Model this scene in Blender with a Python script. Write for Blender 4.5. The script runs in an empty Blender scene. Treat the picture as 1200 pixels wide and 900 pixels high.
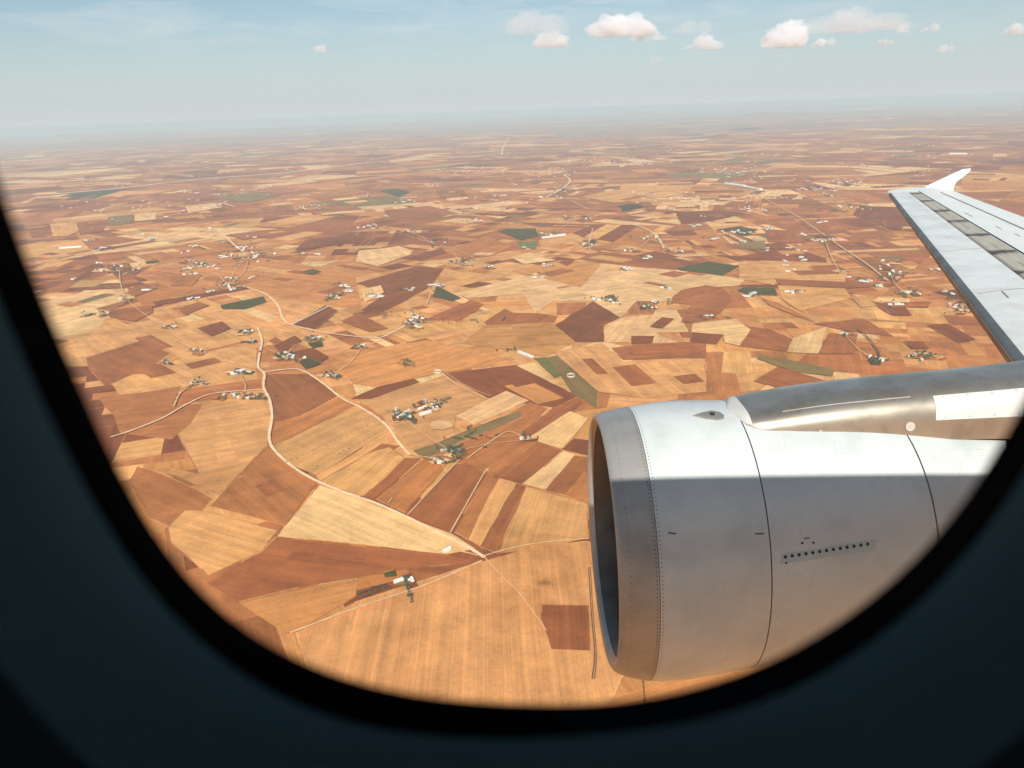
import bpy, math, random
import numpy as np
from mathutils import Vector, noise as mnoise
from mathutils.geometry import delaunay_2d_cdt

random.seed(11)
rng = np.random.RandomState(5)
scene = bpy.context.scene
COL = scene.collection
V3 = lambda *a: np.array(a, float)

# ------------------------------------------------------------------ camera
F_PX = 905.0
PITCH = math.atan(321.0 / F_PX)
ROLL = math.radians(2.0)
cR = V3(1, 0, 0); cU = V3(0, math.sin(PITCH), math.cos(PITCH)); cF = V3(0, math.cos(PITCH), -math.sin(PITCH))
r_ = math.cos(ROLL) * cR - math.sin(ROLL) * cU
u_ = math.sin(ROLL) * cR + math.cos(ROLL) * cU
HGT = 1000.0            # metres above the ground

def ray(x, y):
    return (x - 600) / F_PX * r_ - (y - 450) / F_PX * u_ + cF

def G(x, y, h=0.0):     # the ground point seen at a place in the photograph
    q = ray(x, y); t = -(HGT - h) / q[2]
    return q * t

def at_lat(x, y, Y):
    q = ray(x, y); return q * (Y / q[1])

cam_d = bpy.data.cameras.new('camera')
cam = bpy.data.objects.new('camera', cam_d); COL.objects.link(cam)
from mathutils import Matrix
cam.matrix_world = Matrix(((r_[0], u_[0], -cF[0], 0), (r_[1], u_[1], -cF[1], 0), (r_[2], u_[2], -cF[2], 0), (0, 0, 0, 1)))
cam_d.sensor_width = 36; cam_d.sensor_fit = 'HORIZONTAL'
cam_d.lens = 36 * F_PX / 1200
cam_d.clip_start = 0.01; cam_d.clip_end = 600000
cam_d.dof.use_dof = True
cam_d.dof.focus_distance = 14.0
cam_d.dof.aperture_fstop = cam_d.lens / 1000 / 0.0042
scene.camera = cam

# ------------------------------------------------------------------ node helpers
def mat(name):
    m = bpy.data.materials.new(name); m.use_nodes = True
    nt = m.node_tree
    for n in list(nt.nodes): nt.nodes.remove(n)
    out = nt.nodes.new('ShaderNodeOutputMaterial')
    return m, nt, out

class N:
    """tiny node builder"""
    def __init__(s, nt): s.nt = nt
    def new(s, t, **kw):
        n = s.nt.nodes.new(t)
        for k, v in kw.items():
            if k.startswith('_'): setattr(n, k[1:], v)
        return n
    def link(s, a, b): s.nt.links.new(a, b)
    def put(s, sock, v):
        if v is None: return
        if hasattr(v, 'links'): s.nt.links.new(v, sock)
        else: sock.default_value = v
    def math(s, op, a, b=None, c=None, clamp=False):
        n = s.nt.nodes.new('ShaderNodeMath'); n.operation = op; n.use_clamp = clamp
        s.put(n.inputs[0], a); s.put(n.inputs[1], b); s.put(n.inputs[2], c)
        return n.outputs[0]
    def mix(s, fac, a, b, mode='MIX'):
        n = s.nt.nodes.new('ShaderNodeMix'); n.data_type = 'RGBA'; n.blend_type = mode
        s.put(n.inputs['Factor'], fac)
        A = [i for i in n.inputs if i.name == 'A' and i.type == 'RGBA'][0]; B = [i for i in n.inputs if i.name == 'B' and i.type == 'RGBA'][0]
        s.put(A, c4(a)); s.put(B, c4(b))
        return [o for o in n.outputs if o.type == 'RGBA'][0]
    def noise(s, vec, scale, detail=4, rough=.55, dist=0):
        n = s.nt.nodes.new('ShaderNodeTexNoise'); s.put(n.inputs['Vector'], vec)
        n.inputs['Scale'].default_value = scale; n.inputs['Detail'].default_value = detail
        n.inputs['Roughness'].default_value = rough; n.inputs['Distortion'].default_value = dist
        return n.outputs['Fac']
    def ramp(s, v, a, b, lo=0., hi=1.):
        n = s.nt.nodes.new('ShaderNodeMapRange'); n.clamp = True
        s.put(n.inputs[0], v); s.put(n.inputs[1], a); s.put(n.inputs[2], b); s.put(n.inputs[3], lo); s.put(n.inputs[4], hi)
        return n.outputs[0]
    def mapping(s, vec, scale=(1, 1, 1), loc=(0, 0, 0)):
        n = s.nt.nodes.new('ShaderNodeMapping'); s.put(n.inputs['Vector'], vec)
        n.inputs['Scale'].default_value = scale; n.inputs['Location'].default_value = loc
        return n.outputs[0]

def c4(c):
    if hasattr(c, 'links'): return c
    return tuple(c) if len(c) == 4 else (*c, 1)

def principled(nt, out, **kw):
    b = nt.nodes.new('ShaderNodeBsdfPrincipled'); nt.links.new(b.outputs[0], out.inputs[0])
    for k, v in kw.items():
        k = k.replace('_', ' ')
        if hasattr(v, 'links'): nt.links.new(v, b.inputs[k])
        elif k.endswith('Color'): b.inputs[k].default_value = c4(v)
        else: b.inputs[k].default_value = v
    return b

def bump(N_, nt, h, strength, dist):
    b = nt.nodes.new('ShaderNodeBump'); b.inputs['Strength'].default_value = strength; b.inputs['Distance'].default_value = dist
    nt.links.new(h, b.inputs['Height']); return b.outputs[0]

def srgb(r, g, b):
    f = lambda c: c / 12.92 if c <= .04045 else ((c + .055) / 1.055) ** 2.4
    return tuple(f(x / 255.) for x in (r, g, b))

# ------------------------------------------------------------------ object helpers
def link(name, me, parent=None, mats=()):
    o = bpy.data.objects.new(name, me); COL.objects.link(o)
    if parent is not None: o.parent = parent
    for m in mats: me.materials.append(m)
    return o

def mesh(name, verts, faces, m=None, parent=None, smooth=True, fm=None, uv=None, auto=None):
    me = bpy.data.meshes.new(name)
    me.from_pydata([tuple(map(float, v)) for v in verts], [], [tuple(map(int, f)) for f in faces])
    ms = m if isinstance(m, (list, tuple)) else ([m] if m else [])
    o = link(name, me, parent, ms)
    if fm is not None: me.polygons.foreach_set('material_index', np.array(fm, np.int32))
    if smooth: me.polygons.foreach_set('use_smooth', np.ones(len(me.polygons), bool))
    if uv is not None:
        l = me.uv_layers.new(name='UVMap')
        idx = np.zeros(len(me.loops), np.int32); me.loops.foreach_get('vertex_index', idx)
        l.data.foreach_set('uv', np.asarray(uv, np.float32)[idx].ravel())
    if auto is not None: me.set_sharp_from_angle(angle=math.radians(auto))
    me.update(); me.validate()
    return o

def grid_faces(nu, nv, close_u=False, off=0):
    f = []
    for i in range(nu if close_u else nu - 1):
        for j in range(nv - 1):
            a = i * nv + j; b = ((i + 1) % nu) * nv + j
            f.append((off + a, off + b, off + b + 1, off + a + 1))
    return f

def solid_shell(P, m, name, parent, thick_dir, uv=None, smooth=True, auto=40):
    """grid of points P[nu][nv] given thickness along -thick_dir[nu][nv]"""
    P = np.asarray(P, float); T = np.asarray(thick_dir, float)
    nu, nv = P.shape[:2]
    top = P.reshape(-1, 3); bot = (P - T).reshape(-1, 3); n = nu * nv
    F = grid_faces(nu, nv) + [tuple(reversed(f)) for f in grid_faces(nu, nv, off=n)]
    for j in range(nv - 1):
        F.append((j, j + 1, n + j + 1, n + j)); a = (nu - 1) * nv + j; F.append((a + 1, a, n + a, n + a + 1))
    for i in range(nu - 1):
        a = i * nv; b = a + nv; F.append((b, a, n + a, n + b)); a += nv - 1; b += nv - 1; F.append((a, b, n + b, n + a))
    U = None if uv is None else np.concatenate([np.asarray(uv).reshape(-1, 2)] * 2)
    return mesh(name, np.concatenate([top, bot]), F, m, parent, smooth, uv=U, auto=auto)

def tag(o, label=None, cat=None, group=None, kind=None):
    if label: o['label'] = label
    if cat: o['category'] = cat
    if group: o['group'] = group
    if kind: o['kind'] = kind
    return o

def simple(name, col, rough=.5, metal=0., nscale=None, namp=.15):
    m, nt, out = mat(name); n = N(nt)
    if nscale:
        tc = n.new('ShaderNodeTexCoord')
        v = n.noise(tc.outputs['Object'], nscale, 5)
        base = n.mix(n.ramp(v, .3, .7), tuple(c * (1 - namp) for c in col), tuple(min(1, c * (1 + namp)) for c in col))
        principled(nt, out, Base_Color=base, Roughness=rough, Metallic=metal)
    else:
        principled(nt, out, Base_Color=col, Roughness=rough, Metallic=metal)
    return m

# ------------------------------------------------------------------ light, sky
SUN_EL = 34.0
SUN_X = -0.03
sdir = V3(SUN_X, -math.cos(math.radians(SUN_EL)), math.sin(math.radians(SUN_EL))); sdir /= np.linalg.norm(sdir)
sl = bpy.data.lights.new('sun', 'SUN'); sl.energy = 4.4; sl.angle = math.radians(.4); sl.color = (1, .96, .895)
so = bpy.data.objects.new('sun', sl); COL.objects.link(so)
so.rotation_euler = Vector(sdir).to_track_quat('Z', 'Y').to_euler()

w = bpy.data.worlds.new('World'); scene.world = w; w.use_nodes = True
nt = w.node_tree; n = N(nt)
for x in list(nt.nodes): nt.nodes.remove(x)
wo = n.new('ShaderNodeOutputWorld'); bg = n.new('ShaderNodeBackground'); n.link(bg.outputs[0], wo.inputs[0])
sky = n.new('ShaderNodeTexSky'); sky.sky_type = 'NISHITA'; sky.sun_disc = False
el = math.asin(sdir[2]); sky.sun_elevation = el; sky.sun_rotation = math.atan2(sdir[0], sdir[1])
sky.altitude = 1000; sky.air_density = 1.0; sky.dust_density = 3.2; sky.ozone_density = 1.0
tc = n.new('ShaderNodeTexCoord')
sx = n.new('ShaderNodeSeparateXYZ'); n.link(tc.outputs['Generated'], sx.inputs[0])
tint = n.mix(1.0, sky.outputs[0], (.70, .79, .79), 'MULTIPLY')
# dust layer near the horizon and a thin high veil in streaks
hz = n.ramp(sx.outputs['Z'], -.01, .17, 1., 0.)
hz = n.math('POWER', hz, 1.3)
dusty = n.mix(n.math('MULTIPLY', hz, .92), tint, (5.65, 6.1, 6.4))
veil = n.noise(n.mapping(tc.outputs['Generated'], (4, 4, 26)), 1.7, 6, .62, .8)
veil = n.math('MULTIPLY', n.ramp(veil, .47, .75), n.ramp(sx.outputs['Z'], .05, .12))
fin = n.mix(n.math('MULTIPLY', veil, .5), dusty, (6.6, 6.8, 6.7))
n.link(fin, bg.inputs[0]); bg.inputs[1].default_value = .1

# ------------------------------------------------------------------ haze
hm, hnt, hout = mat('haze_air')
hv = hnt.nodes.new('ShaderNodeVolumePrincipled'); hnt.links.new(hv.outputs[0], hout.inputs['Volume'])
hv.inputs['Color'].default_value = (.67, .85, .93, 1); hv.inputs['Density'].default_value = 3.2e-5
hv.inputs['Anisotropy'].default_value = 0.0
hb = V3(-190000, -30000, -HGT - 1.6); ht = V3(190000, 190000, 6)
hv8 = [(x, y, z) for x in (hb[0], ht[0]) for y in (hb[1], ht[1]) for z in (hb[2], ht[2])]
haze = mesh('haze', hv8, [(0, 1, 3, 2), (4, 6, 7, 5), (0, 4, 5, 1), (2, 3, 7, 6), (0, 2, 6, 4), (1, 5, 7, 3)], hm, smooth=False)
tag(haze, kind='stuff')

# ------------------------------------------------------------------ ground
PAL = dict(P=(230, 184, 132), T=(218, 159, 101), M=(204, 139, 81), N=(186, 118, 67), B=(162, 97, 55), D=(136, 75, 42), G=(82, 78, 44), g=(136, 112, 70), L=(120, 120, 70))
PALL = {k: tuple(np.array(srgb(*v)) * (.97, .915, .80)) for k, v in PAL.items()}

def ground_mat():
    m, nt, out = mat('farmland'); n = N(nt)
    at = n.new('ShaderNodeAttribute'); at.attribute_name = 'col'
    uv = n.new('ShaderNodeUVMap'); uv.uv_map = 'UVMap'
    geo = n.new('ShaderNodeNewGeometry')
    pos = geo.outputs['Position']
    # tillage lines along each field
    s1 = n.noise(n.mapping(uv.outputs[0], (.10, .0035, 1)), 1.0, 3, .6)
    s2 = n.noise(n.mapping(uv.outputs[0], (.028, .0016, 1)), 1.0, 2, .5)
    s3 = n.noise(n.mapping(uv.outputs[0], (.30, .0012, 1)), 1.0, 2, .5)
    big = n.noise(pos, .0028, 4, .6, .6)
    mid = n.noise(pos, .013, 5, .65, .4)
    fine = n.noise(pos, .11, 3, .7)
    k = n.math('MULTIPLY_ADD', n.math('SUBTRACT', s1, .5), .5, 1.)
    k = n.math('ADD', k, n.math('MULTIPLY', n.math('SUBTRACT', s2, .5), .75))
    k = n.math('ADD', k, n.math('MULTIPLY', n.math('SUBTRACT', s3, .5), .5))
    k = n.math('ADD', k, n.math('MULTIPLY', n.math('SUBTRACT', mid, .5), .85))
    k = n.math('ADD', k, n.math('MULTIPLY', n.math('SUBTRACT', fine, .5), .45))
    col = n.mix(1., at.outputs['Color'], k, 'MULTIPLY')
    # paler, stonier and damper, darker soil in large stains
    col = n.mix(n.ramp(big, .52, .74, 0, .75), col, n.mix(1., col, (1.30, 1.28, 1.22), 'MULTIPLY'))
    col = n.mix(n.ramp(big, .48, .28, 0, .85), col, n.mix(1., col, (.72, .66, .60), 'MULTIPLY'))
    principled(nt, out, Base_Color=col, Roughness=.95, Specular_IOR_Level=.1)
    return m
MG = ground_mat()

class Sheet:
    def __init__(s): s.v = []; s.f = []; s.c = []; s.uv = []
    def poly(s, P, col, ang, z, tri=True, seed=None):
        P = np.asarray(P, float); b = len(s.v)
        if len(P) > 4 and tri:
            o = P.mean(0); vs, _, fs, *_r = delaunay_2d_cdt([Vector((p[0] - o[0], p[1] - o[1])) for p in P], [], [list(range(len(P)))], 1, 1e-3)
            for f in fs:
                T = [(vs[i][0] + o[0], vs[i][1] + o[1]) for i in f]
                s.poly(T, col, ang, z, False, b)
            return
        s.v += [(p[0], p[1], z) for p in P]
        s.f.append(tuple(range(b, b + len(P))))
        ca, sa = math.cos(ang), math.sin(ang)
        for p in P:
            s.c.append((*col, 1)); s.uv.append((p[0] * ca + p[1] * sa + 371 * ((b if seed is None else seed) % 97), -p[0] * sa + p[1] * ca))
    def build(s, name, m):
        me = bpy.data.meshes.new(name); me.from_pydata(s.v, [], s.f)
        a = me.attributes.new('col', 'FLOAT_COLOR', 'CORNER'); a.data.foreach_set('color', np.array(s.c, np.float32).ravel())
        l = me.uv_layers.new(name='UVMap'); l.data.foreach_set('uv', np.array(s.uv, np.float32).ravel())
        o = link(name, me, None, [m]); me.update(); return o

def split(P, p0, d):
    nrm = V3(-d[1], d[0], 0)[:2]
    A, B = [], []
    k = len(P); D = [(q - p0) @ nrm for q in P]
    for i in range(k):
        j = (i + 1) % k
        if D[i] >= 0: A.append(P[i])
        if D[i] <= 0: B.append(P[i])
        if D[i] * D[j] < 0:
            t = D[i] / (D[i] - D[j]); q = P[i] + t * (P[j] - P[i]); A.append(q); B.append(q)
    return A, B

def area(P):
    P = np.asarray(P); x, y = P[:, 0], P[:, 1]
    return .5 * abs(np.dot(x, np.roll(y, -1)) - np.dot(y, np.roll(x, -1)))

def inset(P, wd):
    P = np.asarray(P); c = P.mean(0); k = len(P)
    s = .5 * (np.dot(P[:, 0], np.roll(P[:, 1], -1)) - np.dot(P[:, 1], np.roll(P[:, 0], -1)))
    if s < 0: P = P[::-1]
    Q = []
    for i in range(k):
        a, b, d = P[i - 1], P[i], P[(i + 1) % k]
        e1 = b - a; e2 = d - b
        l1 = np.linalg.norm(e1); l2 = np.linalg.norm(e2)
        if l1 < 1e-6 or l2 < 1e-6: return P, None
        n1 = np.array([-e1[1], e1[0]]) / l1; n2 = np.array([-e2[1], e2[0]]) / l2
        bis = n1 + n2; q = (bis @ bis) / 2
        if q < .45 or min(l1, l2) < wd * 5: return P, None
        Q.append(b + bis * wd / q)
    return P, np.array(Q)

gs = Sheet()
gs.poly([(-180000., -20000.), (180000., -20000.), (180000., 180000.), (-180000., 180000.)], PALL['M'], .3, -HGT - .5)
def in_view(P):
    c = P.mean(0); ext = np.abs(P - c).max()
    if c[1] < 300 - ext: return False
    return abs(c[0]) < (c[1]) * .78 + 900 + ext

def pick(parent, d, xs):
    """colour of a field: neighbours share a tone, farther land redder"""
    u = rng.rand()
    w_ = dict(P=.05, T=.27, M=.24, N=.14, B=.18, D=.09, G=.004, g=.015)
    if d > 4000: w_ = dict(P=.12, T=.16, M=.15, N=.20, B=.23, D=.11, G=.006, g=.022)
    if d > 9000: w_ = dict(P=.10, T=.09, M=.13, N=.27, B=.30, D=.08, G=.003, g=.03)
    if xs > .3 and d > 5000: w_['D'] += .10; w_['B'] += .08
    if d < 4500: w_.update(P=.06, T=.33, M=.28, N=.15, B=.11, D=.03, G=0., g=0.)
    if d > 12000: w_['B'] += .06; w_['D'] += .04; w_['N'] += .05
    ks = list(w_); ps = np.array([w_[k] for k in ks])
    if parent in ks and rng.rand() < (.5 if d < 9000 else .62): return parent
    return ks[rng.choice(len(ks), p=ps / ps.sum())]

def rec(P, ang, lvl, par):
    P = np.asarray(P); A = area(P)
    if A < 1: return
    c = P.mean(0); d = math.hypot(c[0], c[1])
    vis = in_view(P)
    tgt = 22000. * max(1., (d / 6500.)) ** 1.9
    if d < 3200: tgt = 42000.
    tgt *= math.exp(rng.normal(0, .85))
    if not vis: tgt = max(tgt * 60, A * .9 if A < 6e8 else 3e8)
    if A < tgt or lvl > 26:
        key = pick(par, d, c[0] / max(d, 1)); col = np.array(PALL[key]) * (1 + rng.normal(0, .07)) * (1 + rng.normal(0, .03, 3))
        fang = ang + (math.pi / 2 if rng.rand() < .3 else 0)
        if vis and d < 9000:
            wd = rng.uniform(.8, 2.2) * (1 + d / 6000)
            Pq, Q = inset(P, wd)
            if Q is not None and area(Q) > .5 * A:
                tcol = col * rng.uniform(.82, 1.28) if rng.rand() < .8 else np.array(PALL['T'])
                k = len(Pq)
                for i in range(k):
                    j = (i + 1) % k
                    gs.poly([Pq[i], Pq[j], Q[j], Q[i]], tcol, ang, -HGT)
                gs.poly(Q, col, fang, -HGT); return
        s = .5 * (np.dot(P[:, 0], np.roll(P[:, 1], -1)) - np.dot(P[:, 1], np.roll(P[:, 0], -1)))
        gs.poly(P if s > 0 else P[::-1], col, fang, -HGT); return
    if vis and A < 6 * tgt and A > 2.2 * tgt and rng.rand() < .3:      # a block shared out in parallel strips
        e = V3(math.cos(ang), math.sin(ang), 0)[:2]; f = np.array([-e[1], e[0]]); k = rng.randint(3, 7)
        if rng.rand() < .5: e, f = f, e
        a0, a1 = (P @ e).min(), (P @ e).max(); rest = list(P)
        for q in range(1, k):
            if len(rest) < 3: break
            p0 = e * (a0 + (a1 - a0) * (q + rng.uniform(-.25, .25)) / k)
            X, Y = split(rest, p0, f)
            # keep the side that lies behind the cut
            if len(X) >= 3 and (np.array(X).mean(0) @ e) < (p0 @ e): piece, rest = X, Y
            else: piece, rest = Y, X
            if len(piece) >= 3: rec(piece, ang, 99, par)
        if len(rest) >= 3: rec(rest, ang, 99, par)
        return
    if A > 6e6: ang = rng.uniform(0, math.pi)
    elif A > 1.2e6 and rng.rand() < .6: ang = ang + rng.normal(0, .35)
    # split across the longer extent, along the local grain
    e = V3(math.cos(ang), math.sin(ang), 0)[:2]; f = np.array([-e[1], e[0]])
    a0, a1 = (P @ e).min(), (P @ e).max(); b0, b1 = (P @ f).min(), (P @ f).max()
    la, lb = a1 - a0, b1 - b0
    if la * rng.uniform(.55, 1.5) > lb: dd = f; p0 = e * (a0 + la * rng.uniform(.3, .7)) + f * (b0 + b1) / 2
    else: dd = e; p0 = f * (b0 + lb * rng.uniform(.3, .7)) + e * (a0 + a1) / 2
    j = rng.normal(0, .07); dd = np.array([dd[0] * math.cos(j) - dd[1] * math.sin(j), dd[0] * math.sin(j) + dd[1] * math.cos(j)])
    p = pick(par, d, 0) if A < 1.5e6 and par is None else par
    if A > 2e6: p = None
    for Q in split(list(P), p0, dd):
        if len(Q) >= 3: rec(Q, ang, lvl + 1, p)

rec(np.array([(-180000., -20000.), (180000., -20000.), (180000., 180000.), (-180000., 180000.)]), .3, 0, None)
ground = gs.build('ground', MG); tag(ground, kind='structure')

# ---- fields read off the photograph, laid on the real ground plane
TILES = dict(A=(80, 380, 2.8125), E=(300, 340, 2.8125), F=(400, 140, 2.8125), H=(750, 140, 2.6667), I=(0, 140, 2.4), K=(200, 580, 2.3077))
FIELDS = '''
I M 1 450,400 640,380 820,400 1000,440 1020,540 900,520 780,500 690,470 500,480 380,440
I T 1 300,560 560,505 800,600 720,640 720,740 600,760 350,790 230,640
I T 1 560,505 690,470 780,500 900,520 940,545 830,600 720,590
K T 0 340,372 500,290 810,190 985,140 1125,125 1300,160 1300,330 1150,640 700,660 420,640
K M 1 185,292 400,242 505,225 500,275 340,370 310,375
A T 1 345,335 440,270 640,235 675,330 655,400 500,560 290,480 340,470 430,495
A N 1 100,240 250,225 370,205 345,260 440,265 400,330 340,380 170,360 150,300
A B 0 60,110 240,55 335,95 285,130 290,165 215,165 120,205 70,150
A N 0 385,215 635,180 640,210 540,225 440,255 355,262 375,210
A M 1 80,620 340,480 290,480 475,575 440,620 380,620 330,665 300,690
A N 1 230,470 290,490 475,575 440,620 380,620 330,665 270,640 200,520
A T 1 480,620 690,680 640,745 460,830 340,720 330,670 385,615
A P 0 830,530 950,570 1125,640 1260,690 1340,740 1240,760 1000,730 690,700 715,665
A N 1 660,405 820,525 715,665 470,600
A B 0 655,165 800,165 890,235 770,300 680,325 660,240 650,190
A N 0 680,325 770,300 890,240 960,265 740,375 670,400 658,385
A T 0 670,400 740,375 960,265 1060,350 820,500 740,465 690,425
A T 1 820,500 1060,350 1125,430 960,570 830,520
K B 0 285,115 570,145 740,160 815,185 640,200 400,240 185,290 100,240 200,180 240,160
K B 0 1005,298 1130,300 1135,422 1030,418 1005,340
E M 0 250,240 420,190 560,165 700,190 850,240 600,275 400,320 320,310
E T 0 210,300 310,355 540,310 620,280 760,355 830,335 660,415 650,470 520,535 420,420 370,385
E D 1 620,275 855,247 1060,350 985,388 760,355
E D 0 310,360 400,320 520,292 540,305 380,360
E P 0 660,415 825,333 900,365 720,445
E P 0 860,250 915,238 1005,318 985,312
E L 0 915,225 960,222 1035,275 985,290
E g 0 962,222 1000,215 1125,330 1125,390 1040,340
E P 1 1002,215 1125,170 1240,190 1240,330 1130,330
E N 0 700,490 820,420 900,370 960,390 870,480
E g 0 520,530 600,505 780,430 870,400 880,420 700,490 560,560
E N 0 560,560 700,490 870,480 925,500 780,612 690,570
E B 0 870,480 985,385 1065,355 1080,375 900,490
E P 0 895,490 1035,400 1095,425 1010,525
E D 0 1010,525 1050,490 1130,500 1130,555
E B 0 780,615 925,500 1005,530 880,640
E P 0 880,640 1015,532 1050,545 955,660
E B 0 955,660 1050,548 1125,555 1125,590 1020,675
E N 0 1020,675 1085,600 1150,640 1150,705 1090,705
E B 0 500,740 650,580 690,570 760,608 640,800
E N 0 655,800 763,614 800,622 700,825
E T 0 700,825 802,622 860,640 745,850
E B 0 740,850 860,640 890,650 800,870
E T 0 800,870 890,650 1090,705 1095,820 900,860
E B 0 355,680 490,555 545,555 390,690
E N 0 395,690 550,560 600,560 620,590 490,735
E T 1 200,640 355,680 490,555 440,520 370,540
F P 0 590,520 825,490 860,475 1125,500 1125,600 1000,570 920,655 830,600 700,600 640,640 600,575
F P 0 920,655 1060,640 1020,690 1050,715 1125,740 870,735 865,685
F T 1 700,770 860,740 930,800 1125,790 1200,790 1200,900 1000,920 850,900
F D 0 55,540 240,487 340,490 310,530 280,560 190,610 120,640 65,630 140,580
F P 0 70,560 130,548 140,570 75,605
F G 0 315,550 395,590 365,600 300,585
F P 0 370,575 590,520 600,575 420,590
F M 0 560,500 720,465 860,475 790,555
F D 0 680,695 830,600 920,655 865,680 865,735 770,735
F M 0 400,740 470,680 690,670 770,735 670,785 560,760
F B 0 470,670 540,625 570,640 650,640 715,650 700,670 480,680
F B 0 280,660 430,595 470,612 390,665
F D 0 955,715 1030,715 1025,742 958,742
F B 0 890,755 960,745 1125,735 1200,735 1200,785 930,795
F D 0 715,472 745,462 770,466 745,485
F P 0 555,455 620,440 710,465 600,478
F B 0 780,460 850,435 1125,470 1125,500 1000,490 860,475
F G 0 515,370 540,362 640,360 650,385 595,400
F L 0 580,405 650,400 640,430 590,425
F T 0 650,400 760,375 810,395 740,440 660,430
F N 0 330,440 480,385 560,420 500,450 420,460
F P 0 60,440 190,418 240,435 120,475
F D 0 210,460 330,425 350,440 260,465
F D 0 0,380 75,385 40,410 -40,410
F P 0 240,280 320,268 345,295 270,303
F G 0 125,235 180,228 230,240 190,257
F B 0 140,300 290,285 380,310 290,330 150,320
F P 0 345,262 410,250 420,262 355,270
F P 0 420,285 470,278 500,290 440,300
F G 0 910,285 960,278 1010,288 930,305
F T 0 790,255 1000,215 1125,225 1125,250 900,275
F g 0 1060,180 1125,178 1160,190 1090,195
F B 0 310,235 400,230 420,255 330,262
H P 0 0,480 130,470 250,490 330,500 310,520 130,535 100,570 -60,570
H T 0 310,450 580,440 650,470 640,510 430,500 420,520 310,500
H T 0 430,520 640,530 660,560 500,600 440,560
H G 0 110,468 215,445 310,460 255,490 130,475
H G 0 305,535 325,525 420,528 430,552 330,548
H g 0 310,385 390,380 390,408 310,405
H G 0 240,345 310,335 370,345 330,365 290,355
H D 0 390,390 450,385 470,400 580,435 585,450 480,445 390,440
H D 0 235,425 310,428 390,415 390,440 300,440
H B 0 130,535 205,520 260,530 290,560 250,610 180,640 130,635 160,580 95,575 100,560
H B 0 255,612 345,650 410,660 475,690 465,728 310,710 345,660
H P 0 480,685 585,650 560,735 460,730
H B 0 545,640 700,625 790,680 660,665
H B 0 590,670 680,672 670,735 555,735
H D 0 895,645 960,640 1050,690 1000,700
H D 0 160,670 260,675 240,705 155,700
H D 0 30,650 70,620 108,625 70,655
H g 0 365,750 380,740 500,760 610,785 600,805 480,790
H B 0 355,820 430,775 600,825 560,870 470,850
H B 0 -20,710 155,700 160,740 -20,750
H N 0 380,560 430,575 545,635 500,620 400,580
H B 0 420,500 650,510 800,520 640,530 440,520
H B 0 500,315 620,320 580,350 520,340
H B 0 390,345 500,350 520,388 400,385
H D 0 110,290 250,285 330,295 240,315 130,330
H T 0 660,560 710,555 740,585 690,590
H D 0 720,570 830,590 850,615 790,615
H B 0 760,574 910,572 900,590 780,588
H D 0 820,695 880,695 905,720 850,720
H P 0 165,640 300,625 345,660 310,710 265,700 260,675 160,668
I D 0 555,590 625,570 650,590 595,612
I B 0 500,535 560,515 590,525 520,553
I D 0 430,515 690,470 700,478 440,525
I D 0 820,580 915,525 950,540 890,590
I G 0 840,685 880,665 905,690 860,705
I G 0 865,632 905,625 910,640 880,645
I D 0 770,640 830,610 850,625 790,660
I D 0 810,660 880,645 925,670 905,685
I G 0 620,525 740,500 750,515 690,535 625,535
I B 0 380,470 430,462 445,475 380,500 355,490
I N 1 485,440 570,438 540,470 480,470
I B 0 640,325 820,305 820,320 680,340
I D 0 860,340 1000,325 1020,345 830,370
I P 0 1010,370 1130,360 1160,380 1060,415 1000,400
I P 0 380,270 440,262 440,282 380,288
I g 0 305,275 375,268 375,292 310,300
I T 0 140,295 215,290 230,310 190,330 150,330
I B 0 215,295 300,290 290,315 225,325
I G 0 850,430 880,422 905,430 870,438
I B 0 410,215 480,200 620,195 560,225 450,235
I g 0 600,220 720,205 790,215 700,235
I P 0 520,245 610,235 625,248 530,265
I B 0 300,540 430,525 430,545 380,570 310,560
I B 0 960,570 1010,548 1090,590 1040,600
E P 1 570,445 600,432 640,438 650,455 615,465 580,462
K G 0 575,215 605,208 612,225 580,228
'''
fz = .5
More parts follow.
